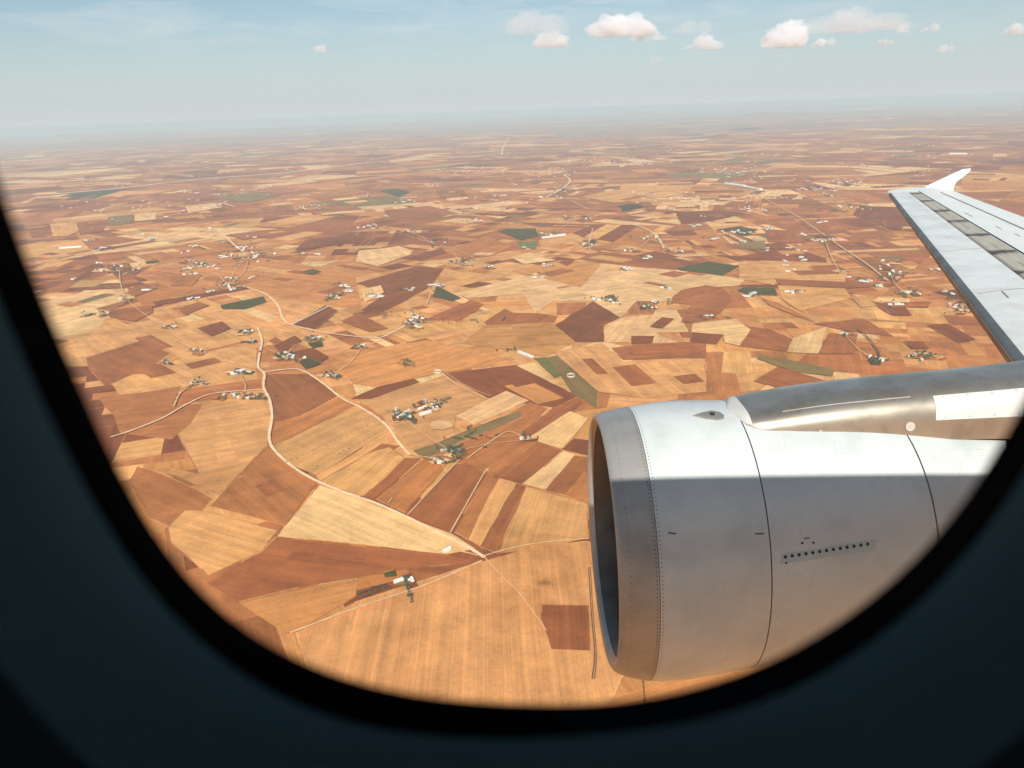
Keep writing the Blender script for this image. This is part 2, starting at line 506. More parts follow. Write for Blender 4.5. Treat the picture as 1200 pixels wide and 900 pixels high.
for ln in FIELDS.strip().split('\n'):
    t, key, soft, *pts = ln.split()
    x0, y0, sc = TILES[t]
    P = []
    for p in pts:
        a, b = map(float, p.split(',')); P.append(G(x0 + a / sc, y0 + b / sc)[:2])
    P = np.array(P)
    # slight wander of the edges, as ploughed by hand
    Q = []
    for i in range(len(P)):
        a, b = P[i], P[(i + 1) % len(P)]; L = np.linalg.norm(b - a); k = max(1, int(L / 90))
        nn = np.array([-(b - a)[1], (b - a)[0]]) / max(L, 1e-6)
        for q in range(k):
            Q.append(a + (b - a) * q / k + nn * (rng.normal(0, min(2.5, L * .012)) if q else 0))
    P0 = P; P = np.array(Q)
    s = .5 * (np.dot(P[:, 0], np.roll(P[:, 1], -1)) - np.dot(P[:, 1], np.roll(P[:, 0], -1)))
    if s < 0: P = P[::-1]
    e = P0[1] - P0[0] if np.linalg.norm(P0[1] - P0[0]) > np.linalg.norm(P0[2] - P0[1]) else P0[2] - P0[1]
    ang = math.atan2(e[1], e[0]) - math.pi / 2
    if t == 'K' and key == 'T': ang = 0.02
    sh = Sheet(); fz += .04
    col = np.array(PALL[key]) * (1 + rng.normal(0, .05)) * (1 + rng.normal(0, .02, 3))
    sh.poly(P, col, ang, -HGT + fz)
    dd_ = np.linalg.norm(P0.mean(0)); AA = area(P0)
    if AA > 60000 and key not in 'GgL' and not (t == 'K' and key == 'T'):        # plots inside the field, a shade apart
        from mathutils.geometry import intersect_point_tri_2d
        def inside(p):
            c_ = False
            for i in range(len(P0)):
                (xa, ya), (xb, yb) = P0[i], P0[i - 1]
                if (ya > p[1]) != (yb > p[1]) and p[0] < (xb - xa) * (p[1] - ya) / (yb - ya) + xa: c_ = not c_
            return c_
        lo, hi = P0.min(0), P0.max(0); got = []
        want = int(min(34, AA / (26000 if soft == '1' else (30000 if dd_ > 3600 else 60000))))
        ca, sa = math.cos(ang), math.sin(ang); ex_, ey_ = np.array([ca, sa]), np.array([-sa, ca])
        for q in range(want * 14):
            if len(got) >= want: break
            c0 = lo + (hi - lo) * rng.rand(2); hl, hw = rng.uniform(35, 150) * (1 + dd_ / 9000), rng.uniform(14, 60) * (1 + dd_ / 9000)
            if rng.rand() < .3: hl, hw = hw, hl
            Rc = [c0 + ey_ * hl * i + ex_ * hw * j for i, j in ((-1, -1), (1, -1), (1, 1), (-1, 1))]
            if not all(inside(p) for p in Rc): continue
            if any(np.linalg.norm(c0 - g[0]) < .75 * (max(hl, hw) + g[1]) for g in got): continue
            got.append((c0, max(hl, hw)))
            c2 = col * rng.uniform(.84, 1.14) if ((soft == '0' and (dd_ < 3600 or rng.rand() < .5)) or rng.rand() < .5) else np.array(PALL[rng.choice(list('PTMNNBB'))]) * rng.uniform(.9, 1.06)
            Rc = [p + rng.normal(0, 3, 2) for p in Rc]
            sh.poly(Rc, c2, ang, -HGT + fz + .010 + .0006 * len(got))
    if dd_ < 4500:
        for i in range(len(P0)):                      # worn or weedy margins
            if rng.rand() < .3: continue
            a, b = P0[i], P0[(i + 1) % len(P0)]; d = b - a; L = np.linalg.norm(d); d = d / max(L, 1e-6); nn = np.array([-d[1], d[0]]) * rng.uniform(1.2, 2.6)
            tone = np.array(PALL[rng.choice(list('PTBDg'))]) * .5 + col * .5
            k = max(2, int(L / 40)); off = np.cumsum(rng.normal(0, .9, k + 1)); off -= np.linspace(off[0], off[-1], k + 1)
            for q in range(k):
                if rng.rand() < .15: continue
                p1, p2 = a + d * L * q / k, a + d * L * (q + 1) / k; w1, w2 = rng.uniform(.5, 1.2, 2)
                o1, o2 = nn * off[q] * .6, nn * off[q + 1] * .6
                sh.poly([p1 - nn * w1 + o1, p2 - nn * w2 + o2, p2 + nn * w2 + o2, p1 + nn * w1 + o1], tone, ang, -HGT + fz + .030 + i * .0008)
    tag(sh.build('field', MG), kind='structure')

# ---- low hills under the horizon
def hills():
    v, f, c = [], [], []
    for (d0, x0, x1, hh, sd) in ((33000, 2000, 30000, 160, 1), (42000, -34000, 6000, 170, 2), (52000, -6000, 46000, 330, 3), (66000, -60000, 20000, 300, 4), (80000, -20000, 70000, 520, 5)):
        nx, ny = 140, 9; b = len(v)
        for i in range(nx):
            for j in range(ny):
                x = x0 + (x1 - x0) * i / (nx - 1); y = d0 + (j / (ny - 1) - .5) * 9000
                e = math.sin(math.pi * i / (nx - 1)) ** .5 * math.sin(math.pi * j / (ny - 1))
                nz = .55 + .9 * mnoise.fractal(Vector((x / 5200., y / 4200., sd * 9.)), 1., 2., 5)
                v.append((x, y, -HGT - .4 + hh * e * max(0, nz)))
        f += grid_faces(nx, ny, off=b)
    o = mesh('hills', v, f, simple('far_hills', srgb(160, 112, 78), .95, nscale=.0012, namp=.35)); tag(o, kind='structure')
hills()

# ---- roads and tracks
def road_mat(name, c):
    m, nt, out = mat(name); n = N(nt); geo = n.new('ShaderNodeNewGeometry')
    v = n.noise(geo.outputs['Position'], .05, 4, .6)
    principled(nt, out, Base_Color=n.mix(n.ramp(v, .3, .7), tuple(x * .8 for x in c), tuple(min(1, x * 1.12) for x in c)), Roughness=.95)
    return m
MR = road_mat('dusty_road', srgb(240, 206, 160)); MRK = road_mat('dirt_track', srgb(222, 176, 124)); MRD = road_mat('dark_track', srgb(96, 66, 46))
def catmull(P, k=8):
    P = np.array(P); Q = np.vstack([2 * P[0] - P[1], P, 2 * P[-1] - P[-2]]); out = []
    for i in range(1, len(Q) - 2):
        for t in np.linspace(0, 1, k, endpoint=False):
            a, b, c, d = Q[i - 1:i + 3]
            out.append(.5 * (2 * b + (c - a) * t + (2 * a - 5 * b + 4 * c - d) * t * t + (3 * b - a - 3 * c + d) * t ** 3))
    out.append(P[-1]); return np.array(out)
rz = [7.2]
def road(px, wd, m=None, name='road'):
    P = catmull([G(*p)[:2] for p in px]); T = np.gradient(P, axis=0); T /= np.linalg.norm(T, axis=1)[:, None] + 1e-9
    Nn = np.c_[-T[:, 1], T[:, 0]]; rz[0] += .03
    wv = wd * (1 + .12 * np.sin(np.arange(len(P)) * 1.7))
    v = []
    for p, q, w1 in zip(P, Nn, wv): v += [(*(p + q * w1 / 2), -HGT + rz[0]), (*(p - q * w1 / 2), -HGT + rz[0])]
    o = mesh(name, v, [(2 * i, 2 * i + 1, 2 * i + 3, 2 * i + 2) for i in range(len(P) - 1)], m or MR, smooth=False)
    tag(o, kind='structure')
road([(302, 385), (307, 400), (304, 418), (303, 432), (310, 440), (309, 455), (316, 470), (319, 490), (316, 518), (330, 538), (360, 560), (400, 578), (440, 592), (480, 610), (520, 630), (550, 645), (568, 656)], 9.5)
road([(308, 438), (340, 434), (357, 437), (380, 452), (400, 468), (420, 478), (440, 490), (455, 503), (466, 519), (480, 535)], 9)
road([(130, 514), (150, 508), (190, 492), (220, 475), (250, 463), (306, 458)], 7)
road([(282, 336), (290, 338), (310, 345), (325, 358), (332, 375), (345, 383), (380, 391), (420, 396), (445, 397), (462, 390), (478, 382)], 11)
road([(255, 270), (262, 276), (275, 288), (285, 296)], 14)
road([(480, 535), (500, 538), (518, 540)], 5, MRK, 'track')
road([(60, 228), (130, 222), (230, 211), (340, 202), (440, 190), (520, 186), (590, 180)], 120)
road([(590, 180), (680, 176), (800, 168)], 110, MRK)
road([(588, 182), (590, 172), (596, 162)], 34)
road([(640, 232), (658, 222), (668, 212), (660, 205)], 24); road([(640, 228), (660, 232), (690, 246)], 12, MRK)
road([(735, 262), (755, 268), (770, 278), (778, 292)], 14)
road([(778, 292), (740, 294), (700, 298), (690, 288), (695, 268)], 8, MRK)
road([(880, 225), (930, 252), (985, 290), (1015, 310), (1040, 330)], 12, MRK)
road([(568, 656), (590, 680), (610, 700), (640, 742)], 2.6, MRK, 'track')
road([(565, 660), (500, 688), (420, 715), (340, 745)], 6, MRK, 'track')
road([(565, 655), (600, 645), (640, 638), (690, 634)], 4, MRK, 'track')
road([(523, 646), (545, 650), (560, 654)], 5, MRK, 'track')
road([(478, 606), (530, 550), (540, 540)], 3.5, MRK, 'track'); road([(528, 627), (568, 556), (572, 555)], 4, MRK, 'track'); road([(455, 592), (460, 586)], 4, MRK, 'track')
road([(513, 437), (540, 456), (570, 470)], 4, MRK, 'track'); road([(518, 436), (548, 455), (575, 466)], 3, MRK, 'track')
road([(500, 358), (508, 338), (513, 330)], 8, MRK, 'track')
road([(204, 478), (212, 462), (230, 450)], 6, MRK, 'track'); road([(238, 414), (262, 425), (300, 434)], 4, MRK, 'track')
road([(342, 382), (362, 372), (386, 360)], 9, MR, 'track')
road([(547, 540), (575, 520), (596, 508), (615, 516)], 5, MRK, 'track')
road([(690, 668), (693, 720), (697, 770), (694, 800)], 1.5, MRD, 'track'); road([(692, 668), (695, 720), (699, 770), (697, 800)], 1.1, MRD, 'track'); road([(753, 795), (755, 812), (757, 840)], 1.2, MRD, 'track')
road([(1004, 388), (1016, 396), (1030, 416), (1028, 424)], 6, MRD, 'track')
for a, b in (((336, 545), (420, 506)), ((350, 552), (450, 504)), ((362, 556), (470, 508))):
    pass

# ------------------------------------------------------------------ houses, sheds, trees
MW = [simple('whitewash', (.70, .66, .58), .8, nscale=.25), simple('cream_render', (.56, .47, .35), .85, nscale=.25), simple('earth_render', (.42, .28, .17), .9, nscale=.25)]
MROOF = simple('flat_roof', (.50, .44, .36), .9, nscale=.3); MOPEN = simple('dark_opening', (.03, .028, .025), .6)
MLEAF = [simple('olive_leaves', (.085, .080, .040), .8, nscale=.4, namp=.5), simple('dark_leaves', (.060, .060, .030), .8, nscale=.4, namp=.5)]
MBARK = simple('bark', (.10, .07, .045), .9)

def box(v, f, fm, x0, x1, y0, y1, z0, z1, mi, top=None):
    b = len(v)
    v += [(x, y, z) for x in (x0, x1) for y in (y0, y1) for z in (z0, z1)]
    f += [(b, b + 1, b + 3, b + 2), (b + 4, b + 6, b + 7, b + 5), (b, b + 4, b + 5, b + 1), (b + 2, b + 3, b + 7, b + 6), (b, b + 2, b + 6, b + 4), (b + 1, b + 5, b + 7, b + 3)]
    fm += [mi] * 5 + [mi if top is None else top]

def house_mesh(k):
    r = random.Random(k); v, f, fm = [], [], []
    L, W, H_ = r.uniform(11, 17), r.uniform(7, 10), r.uniform(3.6, 6.8)
    box(v, f, fm, -L / 2, L / 2, -W / 2, W / 2, -3, H_, 0, 1)
    t = .35                                                          # parapet
    for a in ((-L / 2 - .02, L / 2 + .02, -W / 2 - .02, -W / 2 + t), (-L / 2 - .02, L / 2 + .02, W / 2 - t, W / 2 + .02), (-L / 2 - .02, -L / 2 + t, -W / 2 + t, W / 2 - t), (L / 2 - t, L / 2 + .02, -W / 2 + t, W / 2 - t)):
        box(v, f, fm, *a, H_ - .3, H_ + .7, 0)
    if r.random() < .75:                                             # lower annex
        l2, w2, h2 = L * r.uniform(.35, .6), W * r.uniform(.6, 1.), H_ * r.uniform(.5, .8)
        x = r.choice((-1, 1)) * (L - l2) / 2 * .9
        box(v, f, fm, x - l2 / 2, x + l2 / 2, -W / 2 - w2, -W / 2 - .03, -3, h2, 0, 1)
    if r.random() < .6:                                              # stair head on the roof
        box(v, f, fm, L * .1, L * .32, W * .02, W * .35, H_ + .01, H_ + 2.4, 0, 1)
    for s in (-1, 1):
        for q in range(3):
            x = (q - 1) * L * .3
            box(v, f, fm, x - .6, x + .6, s * W / 2 - .05, s * W / 2 + .05, 1.0 if q != 1 else -.2, 2.5, 2)
    me = bpy.data.meshes.new('house'); me.from_pydata(v, [], f)
    return me, fm
HOUSES = []
for k in range(9):
    me, fm = house_mesh(k)
    me.materials.append(MW[0 if k < 4 else (1 if k < 7 else 2)]); me.materials.append(MROOF if k % 2 else MW[0]); me.materials.append(MOPEN)
    me.polygons.foreach_set('material_index', np.array(fm, np.int32)); me.update(); HOUSES.append(me)

def tree_mesh(k):
    r = random.Random(100 + k); v, f, fm = [], [], []
    h = r.uniform(5, 9); cr = r.uniform(2.6, 4.2)
    for i in range(6):
        a = i / 6 * 2 * math.pi
        v += [(.32 * math.cos(a), .32 * math.sin(a), -.8), (.16 * math.cos(a), .16 * math.sin(a), h * .62)]
    for i in range(6):
        j = (i + 1) % 6; f.append((2 * i, 2 * j, 2 * j + 1, 2 * i + 1)); fm.append(0)
    for q in range(5):                                               # limbs
        a = q * 1.26 + r.random(); b = len(v); e = (cr * .55 * math.cos(a), cr * .55 * math.sin(a), h * r.uniform(.6, .85))
        v += [(.12, 0, h * .4), (-.1, .1, h * .4), (0, -.12, h * .4), e]; f += [(b, b + 1, b + 3), (b + 1, b + 2, b + 3), (b + 2, b, b + 3)]; fm += [0] * 3
    lob = [(r.uniform(-1, 1) * cr * .5, r.uniform(-1, 1) * cr * .5, h * r.uniform(.5, .9), cr * r.uniform(.45, .75)) for _ in range(7)]
    for q in range(170):
        cx, cy, cz, rr = lob[q % 7]
        d = Vector((r.gauss(0, 1), r.gauss(0, 1), r.gauss(0, 1))).normalized() * rr * r.uniform(.6, 1.05)
        c = Vector((cx, cy, cz)) + d * 1.0
        if c.z < h * .28: c.z = h * .28 + r.random()
        a = Vector((r.gauss(0, 1), r.gauss(0, 1), r.gauss(0, 1))).normalized(); bb = a.orthogonal().normalized(); cc = a.cross(bb)
        s = r.uniform(.5, .95); b = len(v)
        v += [tuple(c + bb * s), tuple(c + cc * s * .8), tuple(c - bb * s), tuple(c - cc * s * .8)]; f.append((b, b + 1, b + 2, b + 3)); fm.append(1)
    me = bpy.data.meshes.new('tree'); me.from_pydata(v, [], f); me.materials.append(MBARK); me.materials.append(MLEAF[k % 2])
    me.polygons.foreach_set('material_index', np.array(fm, np.int32)); me.update(); return me
TREES = [tree_mesh(k) for k in range(6)]

def put(me, name, p, rot, sc, label, cat, group):
    o = bpy.data.objects.new(name, me); COL.objects.link(o)
    o.location = p; o.rotation_euler = (0, 0, rot); o.scale = sc
    tag(o, label, cat, group); return o

# cluster: centre x, y and half extents in the photograph, houses, trees, where it is
CL = [
 (292, 300, 30, 9, 18, 9, 'in the big village where the upper left road ends'),
 (229, 309, 13, 4, 6, 4, 'in the hamlet just left of the big upper left village'),
 (267, 334, 14, 5, 7, 6, 'in the hamlet between the big village and the curving road'),
 (140, 315, 28, 6, 9, 9, 'in the scattered village nearest the upper left window edge'),
 (112, 370, 14, 3, 4, 2, 'in the row close to the left window edge'),
 (150, 352, 8, 3, 3, 1, 'in the small group above the left window edge row'),
 (200, 384, 8, 2, 3, 1, 'standing alone on tan land left of the road fork'),
 (233, 413, 5, 3, 2, 3, 'at the end of the thin track left of the fork'),
 (196, 427, 4, 2, 2, 2, 'beside the large brown field at far left'),
 (282, 438, 9, 2, 4, 5, 'at the road junction on its left side'),
 (233, 450, 9, 3, 3, 3, 'by the walled plot above the left branch road'),
 (283, 467, 26, 3, 6, 6, 'strung along the left branch road below the junction'),
 (335, 419, 18, 4, 8, 7, 'beside the dark green plots right of the junction'),
 (287, 391, 9, 3, 4, 4, 'at the top end of the winding lane'),
 (296, 402, 5, 2, 2, 3, 'beside the first bend of the winding lane'),
 (371, 398, 12, 3, 4, 3, 'below the long curving road near green plots'),
 (392, 348, 11, 4, 6, 6, 'in the farm above the curving road'),
 (485, 379, 11, 7, 18, 6, 'in the dense white farm at the curving road end'),
 (388, 442, 10, 3, 4, 5, 'on the right branch road just past the junction'),
 (472, 489, 12, 6, 7, 8, 'in the walled farm on the right branch road'),
 (506, 476, 12, 5, 7, 2, 'on bare red soil beside the walled farm'),
 (531, 531, 10, 4, 5, 9, 'in the tree shaded farm left of the engine'),
 (513, 543, 8, 5, 4, 1, 'in the pale yard below the tree shaded farm'),
 (616, 516, 6, 2, 2, 2, 'among the strip fields left of the intake'),
 (423, 408, 5, 3, 2, 2, 'alone on brown land below the curving road'),
 (476, 683, 7, 2, 2, 2, 'at the lone farm on the lowest straw field'),
 (716, 353, 9, 5, 6, 6, 'in the farm on pale land above the engine'),
 (759, 362, 10, 3, 4, 5, 'right of the farm on pale land above the engine'),
 (574, 314, 5, 3, 3, 2, 'at the end of a short pale track in mid view'),
 (539, 309, 12, 4, 3, 9, 'in the dark tree grove at the middle of the view'),
 (503, 283, 18, 7, 2, 9, 'in the wooded strip right of the upper left villages'),
 (691, 286, 7, 5, 6, 5, 'by the road loop at upper middle'),
 (645, 276, 10, 3, 5, 2, 'in the white works beside the long green field'),
 (674, 257, 18, 4, 7, 5, 'scattered along dark plots behind the long green field'),
 (761, 279, 14, 5, 4, 3, 'inside the bend of the pale road at upper middle'),
 (738, 295, 8, 2, 2, 3, 'by the straight track under the road bend'),
 (829, 372, 5, 2, 2, 0, 'on the red field above the pylon'),
 (1027, 423, 9, 4, 4, 4, 'in the walled farm just above the pylon'),
 (1080, 419, 14, 4, 6, 6, 'in the farm group between pylon and wing'),
 (1046, 318, 18, 12, 9, 7, 'along the straight road left of the wing'),
 (1061, 345, 14, 4, 5, 4, 'at the lower end of the straight road by the wing'),
 (1125, 361, 14, 8, 7, 6, 'partly hidden behind the wing leading edge'),
 (967, 282, 12, 4, 4, 5, 'in the wooded hamlet left of the wing'),
 (851, 273, 16, 4, 4, 3, 'by the dark green field at upper right'),
 (790, 296, 10, 3, 3, 3, 'beside the small dark green plots at upper right'),
 (990, 393, 4, 2, 2, 2, 'on the red corner field above the pylon'),
 (984, 320, 6, 2, 2, 2, 'among striped fields left of the wing'),
 (354, 244, 26, 4, 8, 3, 'in the long distant village at upper left'),
 (433, 268, 14, 3, 3, 1, 'in the distant group above the patchwork'),
 (483, 272, 12, 3, 3, 3, 'in the distant group above the wooded strip'),
 (535, 248, 12, 3, 4, 1, 'in the distant hamlet between red fields'),
 (997, 245, 30, 6, 9, 5, 'in the distant village left of the wingtip'),
 (656, 225, 14, 6, 8, 2, 'in the distant village on the zigzag road'),
]
nh = nt_ = 0; HS = 288. / sum(c[4] for c in CL)
for (cx, cy, ex, ey, nH, nT, where) in CL:
    nT = int(round(nT * .9)); nH = int(round(nH * HS))
    pts = []; streets = [(math.cos(a), math.sin(a), random.uniform(-.3, .3), random.uniform(-.3, .3)) for a in [random.uniform(-.5, .5) + (1.1 if q else 0) for q in range(1 if nH < 6 else 3)]]
    for q in range(nH):
        for tr in range(40):
            st_ = random.choice(streets); tt = random.uniform(-1, 1); sd_ = random.choice((-1, 1)) * random.uniform(.10, .22)
            p = G(cx + ex * 1.15 * (st_[0] * tt + st_[2]) - ex * st_[1] * sd_, cy + ey * 1.15 * (st_[1] * tt + st_[3]) + ey * st_[0] * sd_)
            if all(np.linalg.norm(p - o) > 15 for o in pts): break
        pts.append(p)
        d = np.linalg.norm(p) / 3000.
        s = random.uniform(.62, 1.05) * min(1.35, max(.8, d ** .35))
        put(random.choice(HOUSES), 'house', (p[0], p[1], -HGT + 8.0), random.choice((0, 1.57)) + random.gauss(.25 + cx * .01, .15), (s, s, s),
            'tiny flat roofed house ' + where, 'house', 'houses ' + where); nh += 1
    tp = []
    for q in range(nT):
        for tr in range(40):
            a = random.random() * 6.28; rr = math.sqrt(random.random()) * 1.15
            p = G(cx + ex * rr * math.cos(a), cy + ey * rr * math.sin(a))
            if all(np.linalg.norm(p - o) > 13 for o in pts) and all(np.linalg.norm(p - o) > 5 for o in tp): break
        tp.append(p); s = random.uniform(.8, 1.3) * min(1.5, max(1., (np.linalg.norm(p) / 3000.) ** .5))
        put(random.choice(TREES), 'tree', (p[0], p[1], -HGT + 8.0), random.random() * 6.28, (s * 1.15, s * 1.15, s), 'small dark green tree ' + where, 'tree', 'trees ' + where); nt_ += 1
for ci, (cx, cy, ex, ey, nH, nT, where) in enumerate(CL):
    sh = Sheet(); nyd = max(2, int(nH * .8))
    for q in range(nyd):
        a = random.random() * 6.28; rr = math.sqrt(random.random()) * 1.1
        p = G(cx + ex * rr * math.cos(a), cy + ey * rr * math.sin(a))[:2]; d = math.hypot(*p)
        L = random.uniform(14, 34) * max(1, (d / 4000.) ** .5); W = random.uniform(8, 22) * max(1, (d / 4000.) ** .5); b = .25 + cx * .01 + random.gauss(0, .1)
        e = np.array([math.cos(b), math.sin(b)]); f_ = np.array([-e[1], e[0]])
        P = [p + e * L * i + f_ * W * j for i, j in ((-1, -1), (1, -1), (1, 1), (-1, 1))]
        P = [x + rng.normal(0, 2.5, 2) for x in P]
        sh.poly(P, np.array(PALL[random.choice('ggDNBPPG')]) * random.uniform(.8, 1.1), b, -HGT + 6.6 + .02 * q + .0004 * ci)
    tag(sh.build('farmyard', MG), kind='structure')
print('houses', nh, 'trees', nt_)

# thin tracks between neighbouring farms
for i, a in enumerate(CL):
    near = sorted((math.hypot(b[0] - a[0], (b[1] - a[1]) * 2.2), j) for j, b in enumerate(CL) if j != i)[:2]
    for d_, j in near:
        b = CL[j]
        if d_ < 110 and (i < j or random.random() < .2) and min(a[1], b[1]) > 255:
            m_ = ((a[0] + b[0]) / 2 + random.uniform(-8, 8), (a[1] + b[1]) / 2 + random.uniform(-3, 3))
            road([(a[0], a[1] + 2), m_, (b[0], b[1] + 2)], 3.2 * max(1, np.linalg.norm(G(a[0], a[1])) / 3500.), MRK, 'track')
# ---- distant settlements: nobody could count them
SPRINKLE = [(rng.uniform(70, 1120), 168 + 190 * rng.rand() ** 1.5, rng.randint(2, 6)) for _ in range(150)]
def far_town():
    v, f, fm = [], [], []
    spots = [(870, 202, 45, 8, 60), (952, 222, 16, 3, 12), (635, 202, 40, 6, 36), (475, 236, 12, 3, 8), (434, 266, 10, 3, 6), (740, 190, 60, 6, 40), (560, 200, 40, 6, 24), (1000, 215, 60, 8, 30), (250, 225, 60, 6, 24), (150, 240, 50, 8, 16), (700, 165, 120, 8, 90), (1080, 200, 50, 8, 18), (900, 180, 80, 6, 40), (300, 190, 90, 8, 30), (600, 235, 60, 6, 14), (800, 235, 60, 8, 14), (930, 300, 50, 25, 14)]
    spots += [(c[0], c[1], 9, 2.2, c[2]) for c in SPRINKLE]
    for cx, cy, ex, ey, k in spots:
        for q in range(k):
            p = G(cx + random.gauss(0, .5) * ex, cy + random.gauss(0, .5) * ey)
            L = random.uniform(9, 16) * random.choice((1, 1, 1.6)); W = random.uniform(7, 11); b = random.random() * 3
            k0 = len(v); box(v, f, fm, -L, L, -W, W, 0, random.uniform(4, 8), random.choice((0, 0, 1)))
            for i in range(k0, len(v)):
                x, y, z = v[i]; v[i] = (p[0] + x * math.cos(b) - y * math.sin(b), p[1] + x * math.sin(b) + y * math.cos(b), -HGT + 6 + z)
    o = mesh('distant_houses', v, f, [MW[0], MW[1]], smooth=False, fm=fm)
    tag(o, 'haze softened far settlements scattered towards the horizon', 'houses', kind='stuff')
far_town()
def far_trees():
    v, f = [], []
    spots = [(870, 203, 55, 9, 160), (997, 246, 34, 7, 50), (292, 301, 34, 10, 40), (140, 316, 30, 7, 30), (655, 226, 18, 7, 30), (503, 283, 20, 8, 30), (600, 262, 60, 4, 50), (967, 283, 14, 4, 30), (1046, 320, 20, 14, 40), (1061, 346, 22, 4, 30), (1125, 362, 16, 8, 30), (354, 245, 28, 5, 30), (531, 530, 14, 5, 26), (478, 427, 8, 4, 26), (472, 489, 14, 7, 20), (550, 515, 30, 8, 40), (700, 190, 120, 12, 120), (950, 215, 80, 12, 90), (570, 378, 40, 2, 20), (595, 412, 14, 3, 16), (450, 372, 10, 4, 14)]
    spots += [(c[0] + rng.normal(0, 4), c[1] + rng.normal(0, 1), 10, 2.4, c[2] * 4) for c in SPRINKLE]
    spots += [(c[0], c[1], c[2] * 1.15, c[3] * 1.15, int(c[4] * 5 + c[5] * 3)) for c in CL]
    for cx, cy, ex, ey, k in spots:
        run = None
        for q in range(k):
            p = G(cx + random.gauss(0, .55) * ex, cy + random.gauss(0, .55) * ey); s = random.uniform(2.5, 5.5)
            if run is not None and random.random() < .62: p = run + V3(run_d[0], run_d[1], 0) * random.uniform(5, 9)
            else: a_ = .25 + cx * .01 + random.choice((0, 1.57)) + random.gauss(0, .1); run_d = (math.cos(a_), math.sin(a_))
            run = p
            for t in range(9):
                c = Vector((p[0], p[1], -HGT + 8 + s * .7)) + Vector((random.gauss(0, .5), random.gauss(0, .5), random.gauss(0, .3))) * s
                a = Vector((random.gauss(0, 1), random.gauss(0, 1), random.gauss(0, 1))).normalized(); bb = a.orthogonal().normalized(); cc = a.cross(bb); b = len(v)
                v += [tuple(c + bb * s * .6), tuple(c + cc * s * .5), tuple(c - bb * s * .6), tuple(c - cc * s * .5)]; f.append((b, b + 1, b + 2, b + 3))
    o = mesh('scrub', v, f, MLEAF[0], smooth=False)
    tag(o, 'dark scrub and low bushes scattered round the farms', 'scrub', kind='stuff')
far_trees()

# ---- long sheds, works and special farms
def shed(a, b, wd, hgt, label, m=None, name='shed', cat='shed'):
    p, q = G(*a), G(*b); L = np.linalg.norm(q - p); v, f, fm = [], [], []
    box(v, f, fm, -L / 2, L / 2, -wd / 2, wd / 2, -5, hgt, 0)
    k = len(v); ov = .6
    v += [(-L / 2 - ov, -wd / 2 - ov, hgt + .05), (L / 2 + ov, -wd / 2 - ov, hgt + .05), (L / 2 + ov, wd / 2 + ov, hgt + .05), (-L / 2 - ov, wd / 2 + ov, hgt + .05), (-L / 2 - ov, 0, hgt + wd * .2), (L / 2 + ov, 0, hgt + wd * .2)]
    f += [(k, k + 1, k + 5, k + 4), (k + 2, k + 3, k + 4, k + 5), (k, k + 4, k + 3), (k + 1, k + 2, k + 5), (k + 3, k + 2, k + 1, k)]; fm += [0] * 5
    o = mesh(name, v, f, m or MW[0], smooth=False, fm=fm)
    o.location = (*((p + q) / 2)[:2], -HGT + 8); d = q - p; o.rotation_euler = (0, 0, math.atan2(d[1], d[0]))
    return tag(o, label, cat)
shed((850, 216), (873, 219), 50, 9, 'longest white works hall left of the wingtip', name='works_hall', cat='factory')
shed((875, 220), (892, 223), 42, 8, 'shorter white works hall right of the longest one', name='works_hall', cat='factory')
shed((1112, 181), (1133, 181), 60, 8, 'lone white hall far behind the wingtip fence', name='works_hall', cat='factory')
shed((70, 292), (96, 290), 22, 6, 'long white shed nearest the upper left window edge')
shed((270, 440), (287, 436), 16, 5, 'broad white shed at the road junction')
shed((344, 381), (384, 361), 4, 2.2, 'long low white wall shed on the dark field by the curving road')
shed((608, 414), (624, 420), 14, 3, 'pale long shed at the tip of the green field')
shed((466, 492), (480, 483), 8, 4, 'white shed on the left side of the walled farm')
shed((492, 488), (505, 484), 9, 4, 'lowest white shed on the bare red soil')
shed((490, 482), (500, 479), 8, 4, 'middle white shed on the bare red soil')
shed((462, 686), (472, 682), 8, 4, 'larger white barn of the lone farm on straw land')
shed((520, 649), (528, 645), 9, 3.5, 'pale low shed beside the main road end')
shed((635, 280), (662, 276), 22, 6, 'long white shed beside the long dark green field')
# enclosures
def ring_wall(cx, cy, ex, ey, label):
    v, f, k = [], [], 28
    for i in range(k):
        a = i / k * 2 * math.pi
        for sc_, z in ((1., -4.9), (1., 1.6), (.95, 1.6), (.95, -4.9)):
            p = G(cx + ex * sc_ * math.cos(a), cy + ey * sc_ * math.sin(a)); v.append((p[0], p[1], -HGT + 8 + z))
    for i in range(k):
        j = (i + 1) % k
        for q in range(3): f.append((i * 4 + q, j * 4 + q, j * 4 + q + 1, i * 4 + q + 1))
    tag(mesh('enclosure_wall', v, f, MW[1], smooth=False), label, 'wall')
ring_wall(513, 437, 5, 1.8, 'small round pale enclosure left of the dark red field')
ring_wall(669, 441.5, 5, 2, 'small round pale enclosure below the green field')
ring_wall(236, 449, 3.4, 2, 'small round pale enclosure above the left branch road')

